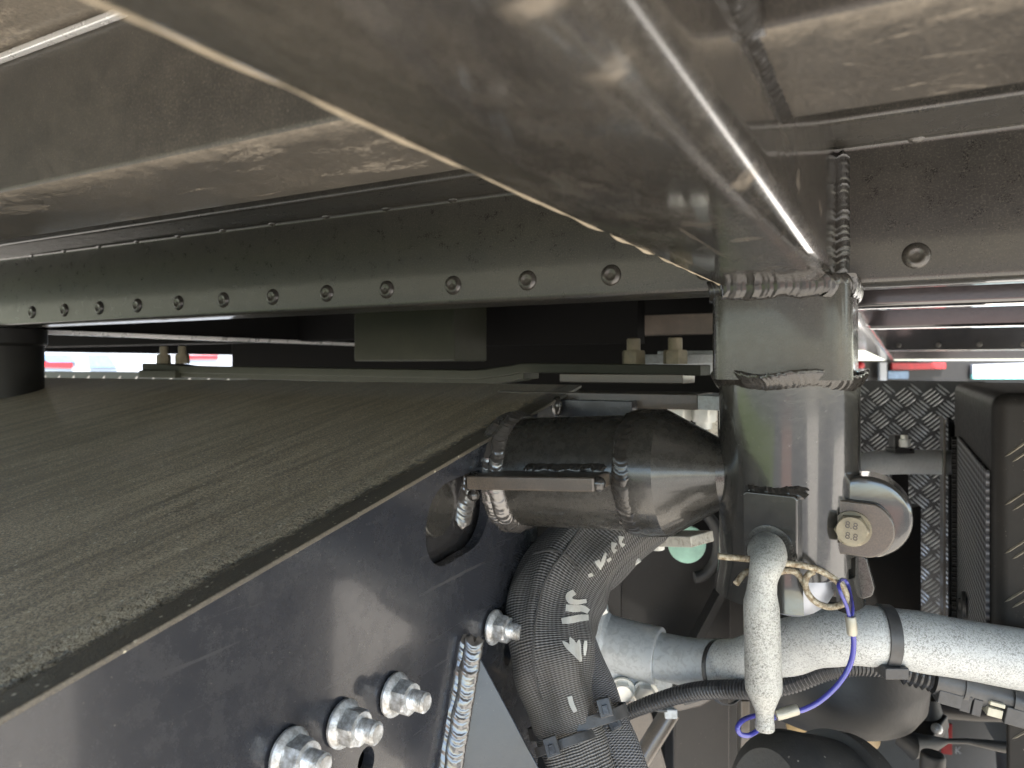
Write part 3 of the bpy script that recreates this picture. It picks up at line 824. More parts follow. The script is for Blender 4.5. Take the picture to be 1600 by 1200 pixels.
# gusset plate with wide weld
ga = V((SXP, 0.4325, -0.190)); gb = V((SXP, 0.393, -0.300)); gc = V((-0.2006, 0.4486, -0.310))
gs = B()
nn = (gb - ga).cross(gc - ga).normalized()
if nn.y > 0: nn = -nn
gs.rings([[ga, gb, gc], [p - nn * 0.008 for p in (ga, gb, gc)]], False, True)
gs.build("gusset", 'gusset_paint', sub, bevel=0.001)
for k_ in (0.003, 0.0085):
    B().weld([ga.lerp(gb, f) + V((k_, -0.0035, 0)) for f in (0.03, 0.5, 1.0)], 0.0068, V((0.6, -0.8, 0)), 0.36, 0.22, 1.0, 0.6).build("weld_bead", 'weld_bright', sub)
# flanged nuts on studs
NP = [(612, 1084), (532, 1129), (447, 1176), (768, 979)]
def make_nut():
    root = None
    n1 = B().lathe(V((0, 0, 0)), X, [(0, 0.0128), (0.0016, 0.0130), (0.0026, 0.0124), (0.0044, 0.0102)], 32).hexa(V((0.003, 0, 0)), X, 0.0178, 0.0105, 0.14)
    th = [(0.012, 0.0058)]
    x = 0.0125
    while x < 0.0235:
        th += [(x, 0.0053), (x + 0.0007, 0.0060)]; x += 0.00145
    th += [(0.0240, 0.0052), (0.0246, 0.0045)]
    s1 = B().lathe(V((0, 0, 0)), X, th, 20)
    return n1, s1
n1, s1 = make_nut()
nut = stud = None
for i, (px, py) in enumerate(NP):
    p = atx(px, py, SXP)
    m = Matrix.Translation((SXP + 0.0015, p.y, p.z)) @ Matrix.Rotation(random.uniform(0, 1), 4, 'X')
    if nut is None:
        nut = n1.build("flange_nut", 'zinc', sub, ang=30); stud = s1.build("stud", 'zinc', nut, ang=25)
        nut.matrix_parent_inverse = wmat(sub).inverted()
        stud.matrix_parent_inverse = Matrix()
        nut.location, nut.rotation_euler = m.to_translation(), m.to_euler()
    else:
        nn_ = clone(nut, sub, m)
        s_ = stud.copy(); COL.objects.link(s_); s_.parent = nn_
# flat end plates behind the ramp's far edge
zf = rz(Y1)
B().box(-0.34, -0.148, 0.60, 0.66, zf - 0.019, zf - 0.006).build("end_plate", 'brownmetal', sub, bevel=0.001)
ep = B()
ep.prism([(-0.148, 0.60), (-0.118, 0.585), (-0.09, 0.585), (-0.09, 0.66), (-0.148, 0.66)], V((0, 0, zf - 0.0185)), X, Y, 0.012)
ep.build("end_plate", 'galv_smooth', sub, bevel=0.001)
for px in (1062, 1100):
    p = aty(px, 628, 0.63)
    B().hexa(V((p.x, p.y, zf - 0.019)), -Z, 0.019, 0.012).lathe(V((p.x, p.y, zf - 0.031)), -Z, [(0, 0.0072), (0.006, 0.0070)], 16).build("plate_bolt", 'zinc_dull', sub)
B().box(-0.33, -0.20, 0.585, 0.60, zf - 0.034, zf - 0.012).build("support_bracket", 'paint_side', sub, bevel=0.001)
B().ball(V((-0.268, 0.58, -0.036)), 0.006, 0.8, 0.8, 1.6).build("weld_blob", 'weld', sub)

# ------------------------------------------------------------------ clamped spring strip over the far edge
sb = thing("clamped_strip", "flat olive steel strip with nuts at both ends, lying behind the sloping plate", "steel strip", (-0.6, 0.7, zf))
pts = [(-0.97, -0.0005), (-0.93, -0.001), (-0.88, -0.004), (-0.7, -0.006), (-0.45, -0.0085), (-0.40, -0.0085), (-0.36, -0.004), (-0.33, -0.0015), (-0.16, -0.0035)]
st = B()
prof = spline(pts, 5)
st.rings([[V((x, 0.66, z - 0.0055)), V((x, 0.70, z - 0.0055)), V((x, 0.70, z + 0.0045)), V((x, 0.66, z + 0.0045))] for x, z in prof], False, True)
st.build("strip", 'olive', sb, bevel=0.001)
st = B()
st.rings([[V((x, 0.664, z - 0.012)), V((x, 0.70, z - 0.012)), V((x, 0.70, z - 0.005)), V((x, 0.664, z - 0.005))] for x, z in prof if -0.9 < x < -0.34], False, True)
st.build("lower_strip", 'olive', sb, bevel=0.001)
B().box(-0.97, -0.89, 0.655, 0.70, -0.017, -0.006).build("spacer", 'olive', sb, bevel=0.001)
B().box(-0.30, -0.175, 0.655, 0.70, -0.0165, -0.0075).build("spacer", 'brownmetal', sb, bevel=0.001)
for px, py in ((256, 560), (285, 560), (990, 565), (1055, 565)):
    p = aty(px, py, 0.68)
    zt = 0.0035 if px < 800 else 0.002
    sc_ = 0.0205 if px > 800 else 0.017
    nb_ = B().hexa(V((p.x, 0.68, zt)), Z, sc_, 0.0135, 0.15).build("hex_nut", 'zinc_tan', sb)
    B().lathe(V((p.x, 0.68, zt + 0.012)), Z, [(0, sc_ * 0.33), (0.0125, sc_ * 0.33), (0.0135, sc_ * 0.28)], 20).build("stud", 'zinc_tan', nb_)
B().box(-0.235, -0.115, 0.715, 0.735, 0.002, 0.012).build("clip_rail", 'galv_smooth', sb, bevel=0.001)
B().box(-0.225, -0.13, 0.74, 0.76, -0.008, 0.016).build("clip_block", 'galv_smooth', sb, bevel=0.001)

# ------------------------------------------------------------------ locking pin, spring clip, lanyard
pin = thing("locking_pin", "pale grey bent locking pin hanging from the boss of the round post", "pin", tuple(bc))
hd = 0.408
pp = [(*(bc + bd * -0.002 + Z * (PIN.z - bc.z)), 0.0112)]
def hp(px, py, d, wpx): return (*at(px, py, d), wpx / F * d / 2)
raw = [(*(bc + bd * -0.004 + Z * (PIN.z - bc.z)), 0.0108), (*(bc + bd * 0.014 + Z * (PIN.z - bc.z)), 0.0108),
       hp(1201, 868, 0.4165, 55), hp(1197, 884, 0.4085, 50), hp(1192, 905, 0.4065, 44), hp(1190, 925, 0.406, 45.5)]
sm = spline(raw, 6)
for q in ((1189, 940, 52), (1189.5, 950, 54), (1192, 1020, 55.5), (1193, 1072, 56), (1193.3, 1078, 55), (1194, 1098, 38), (1194.5, 1108, 30.5), (1195, 1116, 27.5), (1195, 1126, 27.5), (1195, 1131, 29.5), (1195, 1138, 29.5), (1195, 1140, 27), (1195, 1141, 18)):
    sm.append(hp(q[0], q[1], 0.406, q[2]))
B().tube([q[:3] for q in sm], [q[3] for q in sm], 32).build("handle", 'galv_pin', pin, ang=60)
# R-shaped spring clip through the pin
clip_d = 0.4165
cp = [(1122, 869), (1140, 871), (1175, 874), (1205, 878), (1235, 881), (1265, 886), (1292, 897), (1313, 913), (1322, 928), (1320, 941), (1308, 947), (1292, 948), (1275, 941), (1263, 928), (1258, 912), (1262, 899), (1271, 893)]
cq = [(1271, 893), (1285, 890)]
arm2 = [(1258, 914), (1251, 902), (1243, 894), (1233, 891.5), (1222, 893), (1205, 898), (1185, 896), (1170, 893), (1160, 899), (1150, 912)]
cl = B()
def wirepath(q, d0):
    return [at(a, b, d) for a, b, d in spline([(a, b, dd) for (a, b), dd in zip(q, d0)], 5)]
cl.tube(wirepath(cp, [clip_d - 0.003 * math.sin(i / 16 * 3.14) for i in range(17)]), 0.00185, 12, mod=lambda i, k: 0.012 * math.sin(i * 2.1 + k * 13))
cl.tube(wirepath(arm2, [clip_d + 0.0005, clip_d + 0.002, clip_d + 0.003, clip_d + 0.003, clip_d + 0.003, clip_d + 0.003, clip_d + 0.003, clip_d + 0.002, clip_d, clip_d - 0.003]), 0.00185, 12, mod=lambda i, k: 0.012 * math.sin(i * 2.3 + k * 13))
tag(cl.build("spring_clip", 'rope', None, ang=70), "rusty tan wire spring clip pushed through the grey locking pin", "spring clip")
# blue lanyard
lan = thing("lanyard", "thin blue cable lanyard looped from the spring clip to the locking pin", "cable", tuple(at(1330, 1000, 0.405)))
ld = 0.404
loop = [(1328, 967, ld), (1322, 945, ld), (1313, 925, ld), (1310, 912, ld + 0.004), (1316, 905, ld + 0.016), (1324, 912, ld + 0.020), (1329, 930, ld + 0.014), (1332, 950, ld + 0.004), (1331, 967, ld)]
B().tube(wirepath([q[:2] for q in loop], [q[2] for q in loop]), 0.00105, 10).build("loop", 'blue', lan, ang=70)
mainp = [(1331, 985, ld), (1334, 1000, ld), (1332, 1025, ld), (1324, 1048, ld), (1307, 1072, ld), (1283, 1094, ld), (1260, 1107, ld), (1243, 1112, ld)]
B().tube(wirepath([q[:2] for q in mainp], [q[2] for q in mainp]), 0.00150, 12).build("cable", 'blue', lan, ang=70)
lp2 = [(1222, 1117, ld - 0.006), (1208, 1117, ld - 0.006), (1190, 1119, ld + 0.018), (1172, 1121, ld + 0.014), (1157, 1129, ld + 0.008), (1152, 1139, ld + 0.004), (1158, 1148, ld), (1171, 1149, ld - 0.004), (1185, 1141, ld - 0.010), (1196, 1133, ld + 0.0), (1205, 1124, ld - 0.004), (1216, 1118, ld - 0.004)]
lp2 = [(1230, 1116, ld), (1212, 1117, ld - 0.010), (1196, 1116, ld - 0.0135), (1176, 1119, ld - 0.004)]
lp2 = [(1226, 1116, ld), (1212, 1117, ld + 0.004), (1194, 1117, ld + 0.020), (1176, 1119, ld + 0.016), (1160, 1126, ld + 0.009), (1152.5, 1137, ld + 0.006), (1157, 1147, ld + 0.006), (1170, 1149, ld + 0.008), (1184, 1141, ld + 0.014), (1196, 1131, ld + 0.021), (1208, 1122, ld + 0.010), (1220, 1118, ld + 0.002), (1228, 1117, ld)]
B().tube(wirepath([q[:2] for q in lp2], [q[2] for q in lp2]), 0.00145, 12).build("loop", 'blue', lan, ang=70)
def ferr(p, q, r=0.0029):
    b = B(); d = (q - p)
    b.lathe(p, d, [(0, r * 0.9), (0.0006, r), (d.length * 0.5, r * 1.03), (d.length - 0.0006, r), (d.length, r * 0.86), (d.length - 0.001, r * 0.6)], 20)
    return b.build("ferrule", 'ferrule', lan, ang=50)
ferr(at(1329, 963, ld), at(1332, 992, ld))
ferr(at(1213, 1118, ld), at(1247, 1108, ld))

# ------------------------------------------------------------------ galvanised stay tube with clamp
stay = thing("stay_tube", "bent galvanised stay tube running right from its bolted clamp", "metal tube", tuple(at(1000, 1010, 0.69)))
sp = [(935, 1000, .700, .0225), (985, 1014, .690, .0215), (1040, 1027, .675, .0210), (1090, 1036, .655, .0210), (1140, 1038, .630, .0210), (1185, 1030, .600, .0210), (1230, 1012, .570, .0210), (1280, 997, .545, .0210), (1335, 993, .530, .0212), (1395, 996, .525, .0212), (1480, 1010, .520, .0212), (1640, 1038, .515, .0212)]
sq_ = spline([(*at(a, b, d), r) for a, b, d, r in sp], 6)
tube_pts = [V(q[:3]) for q in sq_]
B().tube(tube_pts, [q[3] * (1 + 0.02 * math.sin(i * 0.9)) for i, q in enumerate(sq_)], 40).build("tube", 'galv', stay, ang=60)
sq2 = [q for q in sq_[:21]]
# clamp: collar, flange, ears
B().tube([q[:3] for q in sq_[1:12]], [0.0262] * 11, 40).build("clamp_collar", 'galv_smooth', stay, bevel=0.0015)
fd = (tube_pts[3] - tube_pts[0]).normalized()
B().lathe(tube_pts[0] - fd * 0.004, fd, [(0, 0.036), (0.005, 0.0355), (0.008, 0.0285), (0.012, 0.0265)], 40).build("clamp_flange", 'galv_smooth', stay, bevel=0.001)
B().tube([q[:3] for q in sq_[11:24]], [0.0214] * 13, 40).build("tube_sleeve", 'galv_smooth', stay)
def flatplate(pxs, d, th, mat, parent, name, bev=0.001, holes=(), dd=None):
    """plate facing the viewer: outline measured in the photo at distance d"""
    c0 = at(sum(p[0] for p in pxs) / len(pxs), sum(p[1] for p in pxs) / len(pxs), d)
    out = [at(p[0], p[1], d if len(p) < 3 else p[2]) for p in pxs]
    b = B(); b.rings([out, [q + CAMF * th for q in out]], False, True)
    return b.build(name, mat, parent, bevel=bev)
flatplate([(953, 1040), (1040, 1052), (1040, 1090), (1032, 1094), (1010, 1098), (985, 1096), (962, 1085), (953, 1074)], 0.676, 0.006, 'galv_smooth', stay, "clamp_ear", 0.001)
flatplate([(1018, 1050), (1052, 1058), (1049, 1094), (1040, 1104), (1018, 1098)], 0.690, 0.004, 'galv_smooth', stay, "clamp_ear", 0.001)
for px, py in ((972, 1077), (1008, 1081)):
    p = at(px, py, 0.675)
    cbd = V((S * 0.75, -C, -0.12)).normalized()
    B().lathe(p, cbd, [(0, 0.0125), (0.0025, 0.0122)], 28).hexa(p + cbd * 0.002, cbd, 0.0175, 0.0075, 0.12).build("clamp_bolt", 'zinc_dull', stay)

def band(path_c, axis, r, wd, th, mat, name, label, cat, group=None, ex=1.0):
    """cable tie ring round a round body"""
    u, v, d = frame_of(axis)
    b = B()
    n = 48
    rr = []
    for k in range(n):
        a = 2 * math.pi * k / n
        e = u * math.cos(a) + v * math.sin(a)
        rr.append([path_c + e * r - d * wd / 2, path_c + e * (r + th) - d * wd / 2, path_c + e * (r + th) + d * wd / 2, path_c + e * r + d * wd / 2])
    b.rings(rr, True, False)
    return b
def near(px):
    return min(range(len(tube_pts)), key=lambda i: abs((tube_pts[i].dot(CAMR) / tube_pts[i].dot(CAMF)) * F + 800 - px))
i = near(1388); ax = (tube_pts[i + 1] - tube_pts[i - 1]).normalized()
bnd = thing("cable_tie", "wide black strap round the thick right end of the galvanised tube", "cable tie", tuple(tube_pts[i]))
band(tube_pts[i], ax, 0.0213, 0.0088, 0.0016, 'plastic_grey', "", "", "").build("strap", 'plastic_grey', bnd, bevel=0.0005)
B().obox(at(1393, 1046, 0.512), CAMR, UP, CAMF, 0.0085, 0.0042, 0.008).build("buckle", 'plastic', bnd, bevel=0.001)
i = near(1128); ax = (tube_pts[i + 1] - tube_pts[i - 1]).normalized()
b_ = band(tube_pts[i] + V((0, 0, -0.006)), ax, 0.0262, 0.0042, 0.0013, '', "", "", "")
tag(b_.build("cable_tie", 'plastic', None, bevel=0.0004), "thin black tie holding ribbed conduit under the galvanised tube", "cable tie")

# corrugated conduit below the stay
cpth = [(955, 1132, .665, .006), (985, 1112, .660, .0066), (1030, 1095, .645, .0075), (1080, 1081, .625, .0078), (1130, 1077, .60, .0078), (1180, 1077, .58, .0078), (1235, 1068, .565, .0078), (1290, 1048, .555, .0078), (1340, 1040, .55, .0078), (1400, 1044, .548, .0078), (1425, 1049, .546, .0078)]
cs = spline([(*at(a, b, d), r) for a, b, d, r in cpth], 40)
cond = B()
cond.tube([q[:3] for q in cs], [q[3] * (1.0 if (i // 2) % 2 else 0.84) for i, q in enumerate(cs)], 14)
tag(cond.build("conduit", 'plastic', None, ang=20), "black corrugated conduit running under the galvanised tube", "conduit")
# connector under the tube at the right
con = thing("wiring_connector", "black plug connector with a cream clip under the right end of the galvanised tube", "connector", tuple(at(1480, 1060, 0.52)))
ca, cb_ = at(1410, 1046, 0.535), at(1640, 1108, 0.510)
cd_ = (cb_ - ca); cl_ = cd_.length; cdn = cd_.normalized()
pr = []
for k in range(5): pr += [(0.0 + k * 0.0042, 0.0085), (0.0016 + k * 0.0042, 0.0105), (0.003 + k * 0.0042, 0.0085)]
B().lathe(ca, cdn, pr, 24).build("ribbed_boot", 'plastic', con, ang=25)
B().lathe(ca + cdn * 0.021, cdn, [(0, 0.0112), (0.018, 0.0112), (0.018, 0.0125), (0.021, 0.0125), (0.021, 0.0108), (0.049, 0.0108), (0.049, 0.0125), (0.066, 0.0128), (0.066, 0.0118), (0.075, 0.0118), (0.075, 0.0132), (0.12, 0.0135)], 32).build("barrel", 'plastic_grey', con, ang=30)
dn = (UP * -1 - cdn * (UP * -1).dot(cdn)).normalized(); sd_ = cdn.cross(dn)
B().obox(ca + cdn * 0.030 + dn * 0.009 - CAMF * 0.004, cdn, dn, sd_, 0.008, 0.005, 0.007).build("latch_housing", 'plastic_grey', con, bevel=0.0008)
B().obox(ca + cdn * 0.040 + dn * 0.009 - CAMF * 0.004, cdn, dn, sd_, 0.0035, 0.006, 0.007).obox(ca + cdn * 0.0475 + dn * 0.0095 - CAMF * 0.004, cdn, dn, sd_, 0.003, 0.006, 0.007).build("latch", 'plastic', con, bevel=0.0006)
B().obox(ca + cdn * 0.0585 + dn * 0.0095 - CAMF * 0.004, cdn, dn, sd_, 0.0048, 0.0030, 0.008).obox(ca + cdn * 0.0575 + dn * 0.0030 - CAMF * 0.0075, cdn, dn, sd_, 0.0048, 0.0014, 0.006).build("cream_clip", 'cream', con, bevel=0.0005)
B().obox(ca + cdn * 0.074 + dn * 0.0085 - CAMF * 0.004, cdn, dn, sd_, 0.0095, 0.0062, 0.009).build("latch_housing", 'plastic_grey', con, bevel=0.0008)
lat = B().obox(ca + cdn * 0.108 + dn * 0.006 - CAMF * 0.002, cdn, dn, sd_, 0.017, 0.0115, 0.0115)
lat.build("plug_body", 'plastic_grey', con, bevel=0.0015)
rb = B()
for k in range(3): rb.obox(ca + cdn * (0.101 + 0.005 * k) + dn * 0.008 - CAMF * 0.0135, cdn, dn, sd_, 0.0009, 0.006, 0.0012)
rb.build("grip_ribs", 'plastic', con, bevel=0.0003)

# ------------------------------------------------------------------ sleeved hoses with ties
def sleeve_obj(path, name, mat, label, seed, folds=0.05, seg=64, n=16):
    q = spline([(*at(a, b, d), r) for a, b, d, r in path], n)
    def mod(i, k):
        return folds * (noise.noise(V((math.cos(k * 6.28) * 1.2 + seed, math.sin(k * 6.28) * 1.2, i * 0.055))) + 0.5 * noise.noise(V((math.cos(k * 6.28) * 3 + seed, math.sin(k * 6.28) * 3, i * 0.03))))
    b = B().tube([p[:3] for p in q], [p[3] for p in q], seg, mod=mod)
    return tag(b.build(name, mat, None, ang=80), label, "hose sleeve"), q
s1p = [(1010, 770, .650, .037), (965, 815, .625, .037), (920, 858, .597, .0365), (880, 905, .573, .0345), (861, 955, .556, .0330), (858, 1005, .542, .0320), (868, 1060, .530, .0290), (884, 1112, .520, .0245), (900, 1160, .512, .0235), (925, 1240, .50, .024)]
slv, slq = sleeve_obj(s1p, "hose_sleeve", 'sleeve', "thick black ribbed nylon sleeve with white print hanging beside the side plate", 1.3, 0.24)
s2p = [(893, 985, .585, .016), (908, 1030, .575, .0175), (924, 1080, .562, .019), (940, 1130, .548, .0195), (962, 1180, .536, .020), (985, 1240, .525, .0205)]
brd, brq = sleeve_obj(s2p, "hose_sleeve", 'braid', "thin woven black hose sleeve right of the thick printed one", 4.1, 0.08, 40, 14)
# print on the sleeve: strokes laid on its surface
bvh = BVHTree.FromPolygons([v.co.copy() for v in slv.data.vertices], [tuple(p.vertices) for p in slv.data.polygons])
def on_sleeve(px, py):
    d = at(px, py, 1.0)
    h = bvh.ray_cast(V((0, 0, 0)), d.normalized())
    return (h[0] + h[1] * (0.0006 if h[1].dot(d) < 0 else -0.0006)) if h[0] is not None else None
strokes = [
    [(897, 925, 9), (889, 931, 10), (891, 939, 9), (901, 941, 8), (916, 939, 6)],
    [(884, 950, 11), (897, 951, 11), (910, 951, 10), (919, 956, 8)],
    [(919, 965, 9), (905, 966, 11), (890, 969, 11), (878, 971, 9)],
    [(879, 1002, 2), (887, 1010, 8), (897, 1022, 5), (906, 1034, 2)],
    [(890, 996, 2), (894, 1005, 9), (900, 1018, 7), (908, 1033, 2)],
    [(904, 1000, 3), (903, 1008, 8), (904, 1018, 6), (908, 1030, 2)],
    [(915, 1001, 4), (914, 1010, 6), (913, 1024, 3)],
    [(932, 876, 9), (936, 884, 6), (938, 890, 2)], [(946, 864, 3), (942, 876, 6), (937, 888, 3)], [(948, 877, 6), (954, 872, 4)],
    [(959, 848, 9), (957, 858, 5), (961, 862, 8)], [(970, 838, 9), (969, 848, 4), (974, 853, 8)],
    [(921, 896, 7), (923, 901, 8)],
    [(890, 1088, 8), (893, 1100, 8), (899, 1112, 7)],
]
pb = B()
for stq in strokes:
    sp_l = spline(stq, 5)
    L_, R_ = [], []
    for k, q in enumerate(sp_l):
        a = sp_l[max(0, k - 1)]; b = sp_l[min(len(sp_l) - 1, k + 1)]
        t = V((b[0] - a[0], b[1] - a[1])).normalized(); nn2 = V((-t.y, t.x)) * (q[2] / 2)
        row = [on_sleeve(q[0] + nn2.x * f, q[1] + nn2.y * f) for f in (-1, -0.5, 0, 0.5, 1)]
        L_.append(row)
    for k in range(len(L_) - 1):
        for m_ in range(4):
            qd = [L_[k][m_], L_[k][m_ + 1], L_[k + 1][m_ + 1], L_[k + 1][m_]]
            if all(x is not None for x in qd): pb.face([pb.bm.verts.new(x) for x in qd])
bmesh.ops.remove_doubles(pb.bm, verts=pb.bm.verts, dist=0.00001)
pb.build("white_print", 'print', slv)
# seam lines stitched along the sleeve
sm_b = B()
for seam in ([(835, 866), (850, 862), (866, 861), (880, 866), (893, 878), (903, 893)], [(908, 823), (893, 846), (878, 868), (862, 890), (848, 920), (838, 960), (834, 1005), (836, 1050), (846, 1095)]):
    q = [on_sleeve(a, b) for a, b in spline(seam, 6)]
    q = [x for x in q if x is not None]
    if len(q) > 3: sm_b.tube(q, 0.0009, 6)
sm_b.build("seam", 'sleeve', slv)
# ties round the sleeves
def oval_tie(c, ax, lat, a, b, wd, label, cat="cable tie", head=None, mat='plastic_grey'):
    ax = ax.normalized(); lat = (lat - ax * lat.dot(ax)).normalized(); o3 = ax.cross(lat)
    th = thing("cable_tie", label, cat, tuple(c), "cable ties round the hose sleeves")
    bb_ = B(); n = 56; rr = []
    for k in range(n):
        t = 2 * math.pi * k / n
        e = lat * (math.cos(t) * a) + o3 * (math.sin(t) * b)
        en = (lat * (math.cos(t) / a) + o3 * (math.sin(t) / b)).normalized()
        p = c + e
        rr.append([p - ax * wd / 2, p + en * 0.0014 - ax * wd / 2, p + en * 0.0014 + ax * wd / 2, p + ax * wd / 2])
    bb_.rings(rr, True, False)
    bb_.build("strap", mat, th, bevel=0.0004)
    if head is not None:
        B().obox(head, lat, ax, o3, 0.0048, 0.0062, 0.004).build("tie_head", mat, th, bevel=0.0008)
        B().obox(head - CAMF * 0.0035, lat, ax, o3, 0.002, 0.003, 0.0022).build("tie_slot", 'plastic', th, bevel=0.0003)
    return th
tx = (at(945, 1098, .52) - at(845, 1148, .52)).normalized()
oval_tie(at(903, 1127, .530), at(905, 1160, .52) - at(890, 1100, .53), tx, 0.0365, 0.0345, 0.0085, "widest black tie holding the thick and thin hose sleeves together", head=at(945, 1105, .5))
oval_tie(at(886, 1160, .512), at(905, 1190, .51) - at(890, 1140, .52), V((C, S, 0.18)), 0.0225, 0.0275, 0.0062, "narrow tie with a square head below the wide tie on the thick sleeve", head=at(862, 1167, .484))
oval_tie(at(943, 1135, .548), at(965, 1180, .536) - at(940, 1130, .548), V((C, S, 0.45)), 0.0205, 0.0225, 0.0060, "narrow tie round the thin braided sleeve", head=at(959, 1127, .53))

# ------------------------------------------------------------------ dark chassis parts behind the tube
rail2 = thing("chassis_rail", "flat black chassis panel standing behind the hoses and the galvanised tube", "truck chassis", tuple(at(1050, 1000, 0.95)))
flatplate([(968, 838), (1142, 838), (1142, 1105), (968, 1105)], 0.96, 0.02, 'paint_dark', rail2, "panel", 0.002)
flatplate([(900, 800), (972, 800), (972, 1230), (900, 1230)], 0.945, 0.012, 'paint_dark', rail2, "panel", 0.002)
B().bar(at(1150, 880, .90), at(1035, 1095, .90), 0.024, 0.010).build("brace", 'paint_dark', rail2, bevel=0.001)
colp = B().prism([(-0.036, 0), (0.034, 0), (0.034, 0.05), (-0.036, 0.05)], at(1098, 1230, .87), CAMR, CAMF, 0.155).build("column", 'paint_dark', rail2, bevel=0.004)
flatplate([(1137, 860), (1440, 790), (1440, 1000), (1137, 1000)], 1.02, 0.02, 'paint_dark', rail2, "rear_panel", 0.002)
flatplate([(1137, 990), (1262, 990), (1262, 1270), (1137, 1270)], 1.10, 0.02, 'paint_dark', rail2, "rear_panel", 0.002)  # dark panel added to cover the bright ground behind
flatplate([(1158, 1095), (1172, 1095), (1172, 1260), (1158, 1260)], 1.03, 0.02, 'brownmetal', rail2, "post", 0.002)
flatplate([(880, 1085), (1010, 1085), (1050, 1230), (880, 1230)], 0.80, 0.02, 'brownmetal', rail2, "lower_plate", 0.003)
rod = thing("brace_rod", "slanting grey rod with a bright tip below the ribbed conduit", "rod", tuple(at(1015, 1160, .70)))
B().tube([at(1048, 1112, .70), at(1012, 1170, .69), at(975, 1230, .68)], 0.0095, 20).build("shaft", 'brownmetal', rod)
B().obox(at(1047, 1112, .694), CAMR, UP, CAMF, 0.006, 0.0045, 0.006).build("tip", 'galv_smooth', rod, bevel=0.001)
B().tube(wirepath([(1042, 1110), (1028, 1110), (1014, 1105), (1005, 1096)], [.685, .685, .682, .68]), 0.0016, 8).build("hook", 'plastic_grey', rod)
lamp = thing("cable_clip", "dusty brown clip fixed under the ribbed conduit", "clip", tuple(at(1085, 1095, .64)))
flatplate([(1045, 1100), (1062, 1092), (1100, 1083), (1114, 1086), (1113, 1095), (1095, 1105), (1060, 1113)], 0.655, 0.012, 'brownmetal', lamp, "body", 0.002)
flatplate([(1066, 1094), (1096, 1087), (1097, 1095), (1070, 1103)], 0.649, 0.006, 'plastic_grey', lamp, "tab", 0.001)
# zinc bracket with nuts, white clips, green plug
zb = thing("zinc_bracket", "dusty flat zinc bracket with small nuts under the tapered tube end", "bracket", tuple(at(1050, 838, .66)))
b_ = B(); q0 = at(985, 840, .68); q1 = at(1098, 842, .62)
b_.bar(q0, q1, 0.034, 0.0095, UP); b_.build("bar", 'galv_dirty', zb, bevel=0.001)
for px in (1002, 1026):
    B().hexa(at(px, 848, .66), -Z, 0.013, 0.006).build("small_nut", 'zinc_dull', zb)
gp = B().lathe(at(1073, 850, .80), V((S, -C, 0.0)), [(0, 0.021), (0.004, 0.0205), (0.006, 0.017)], 32)
tag(gp.build("green_plug", 'mint', None), "round mint green plug half hidden below the zinc bracket", "plug")
wc = thing("white_clip", "pale bent metal clip beside the top of the printed sleeve", "clip", tuple(at(975, 870, .62)))
b_ = B()
for q in ([(958, 878), (963, 873), (978, 860)], [(966, 876), (980, 878), (995, 868)]):
    for a, b in zip(q, q[1:]): b_.bar(at(*a, .615), at(*b, .61), 0.004, 0.012)
b_.obox(at(963, 879, .61), CAMR, UP, CAMF, 0.004, 0.006, 0.006)
b_.build("bent_strip", 'zinc_dull', wc, bevel=0.0006)
wc2 = B().obox(at(932, 944, .60), (CAMR + UP * 0.5).normalized(), (UP - CAMR * 0.5).normalized(), CAMF, 0.006, 0.009, 0.006)
tag(wc2.build("white_clip", 'zinc_dull', None, bevel=0.001), "small pale clip between the printed sleeve and the tube flange", "clip")
hr = B().tube([at(1085 + 38 * math.cos(a), 850 + 52 * math.sin(a), .86) for a in [R(-100 + 10 * k) for k in range(20)]], 0.007, 14)
tag(hr.build("bent_hose", 'rubber', None), "bent black hose curving behind the tapered tube end", "hose")
# right of the far plates: pale vertical bracket
vb = flatplate([(1108, 640), (1122, 640), (1122, 705), (1108, 690)], 0.72, 0.01, 'galv_dirty', None, "upright_bracket", 0.001)
tag(vb, "narrow pale upright bracket left of the round post", "bracket")
# black sheet added to stand for the shade in the gap
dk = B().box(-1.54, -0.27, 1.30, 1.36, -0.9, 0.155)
tag(dk.build("gap_shade_sheet", 'pitch', None, bevel=0.003), "black sheet added to darken the gap behind the clamped olive strip", "backing sheet")

# ------------------------------------------------------------------ air spring and bellows, lower right
asp = thing("air_spring", "black air spring dome on a tan base below the galvanised tube", "air spring", tuple(at(1290, 1090, .80)))
ac = at(1300, 1040, .83)
B().lathe(ac + Z * 0.05, -Z, [(0, 0.080), (0.05, 0.100), (0.078, 0.097), (0.092, 0.088), (0.097, 0.065), (0.099, 0.03)], 56).build("dome", 'rubber', asp)
B().lathe(ac - Z * 0.047, -Z, [(0, 0.052), (0.030, 0.050), (0.034, 0.044)], 48).build("tan_base", 'tan', asp)
blw = thing("brake_chamber", "ribbed dusty black rubber chamber at the bottom, under the locking pin", "brake chamber", tuple(at(1310, 1180, .62)))
p0, p1 = at(1210, 1215, .60), at(1420, 1250, .66)
bdv = (p1 - p0).normalized()
p0 = at(1195, 1252, .60)
B().lathe(p0, bdv, [(0, 0.040), (0.010, 0.0535), (0.022, 0.058), (0.070, 0.058), (0.074, 0.058)], 56).build("chamber", 'rubber_dust', blw)
B().lathe(p0 + bdv * 0.075, bdv, [(0, 0.058), (0.002, 0.0655), (0.020, 0.0655), (0.026, 0.059), (0.034, 0.046), (0.05, 0.036), (0.08, 0.034)], 56).build("collar", 'rubber_dust', blw)
lk = thing("linkage", "black ball joint and lever in front of the grey panel", "linkage", tuple(at(1450, 1130, .85)))
B().lathe(at(1452, 1090, .85), -Z, [(0, 0.010), (0.008, 0.012), (0.012, 0.013), (0.03, 0.019), (0.046, 0.020), (0.052, 0.015)], 24).build("ball_joint", 'rubber', lk)
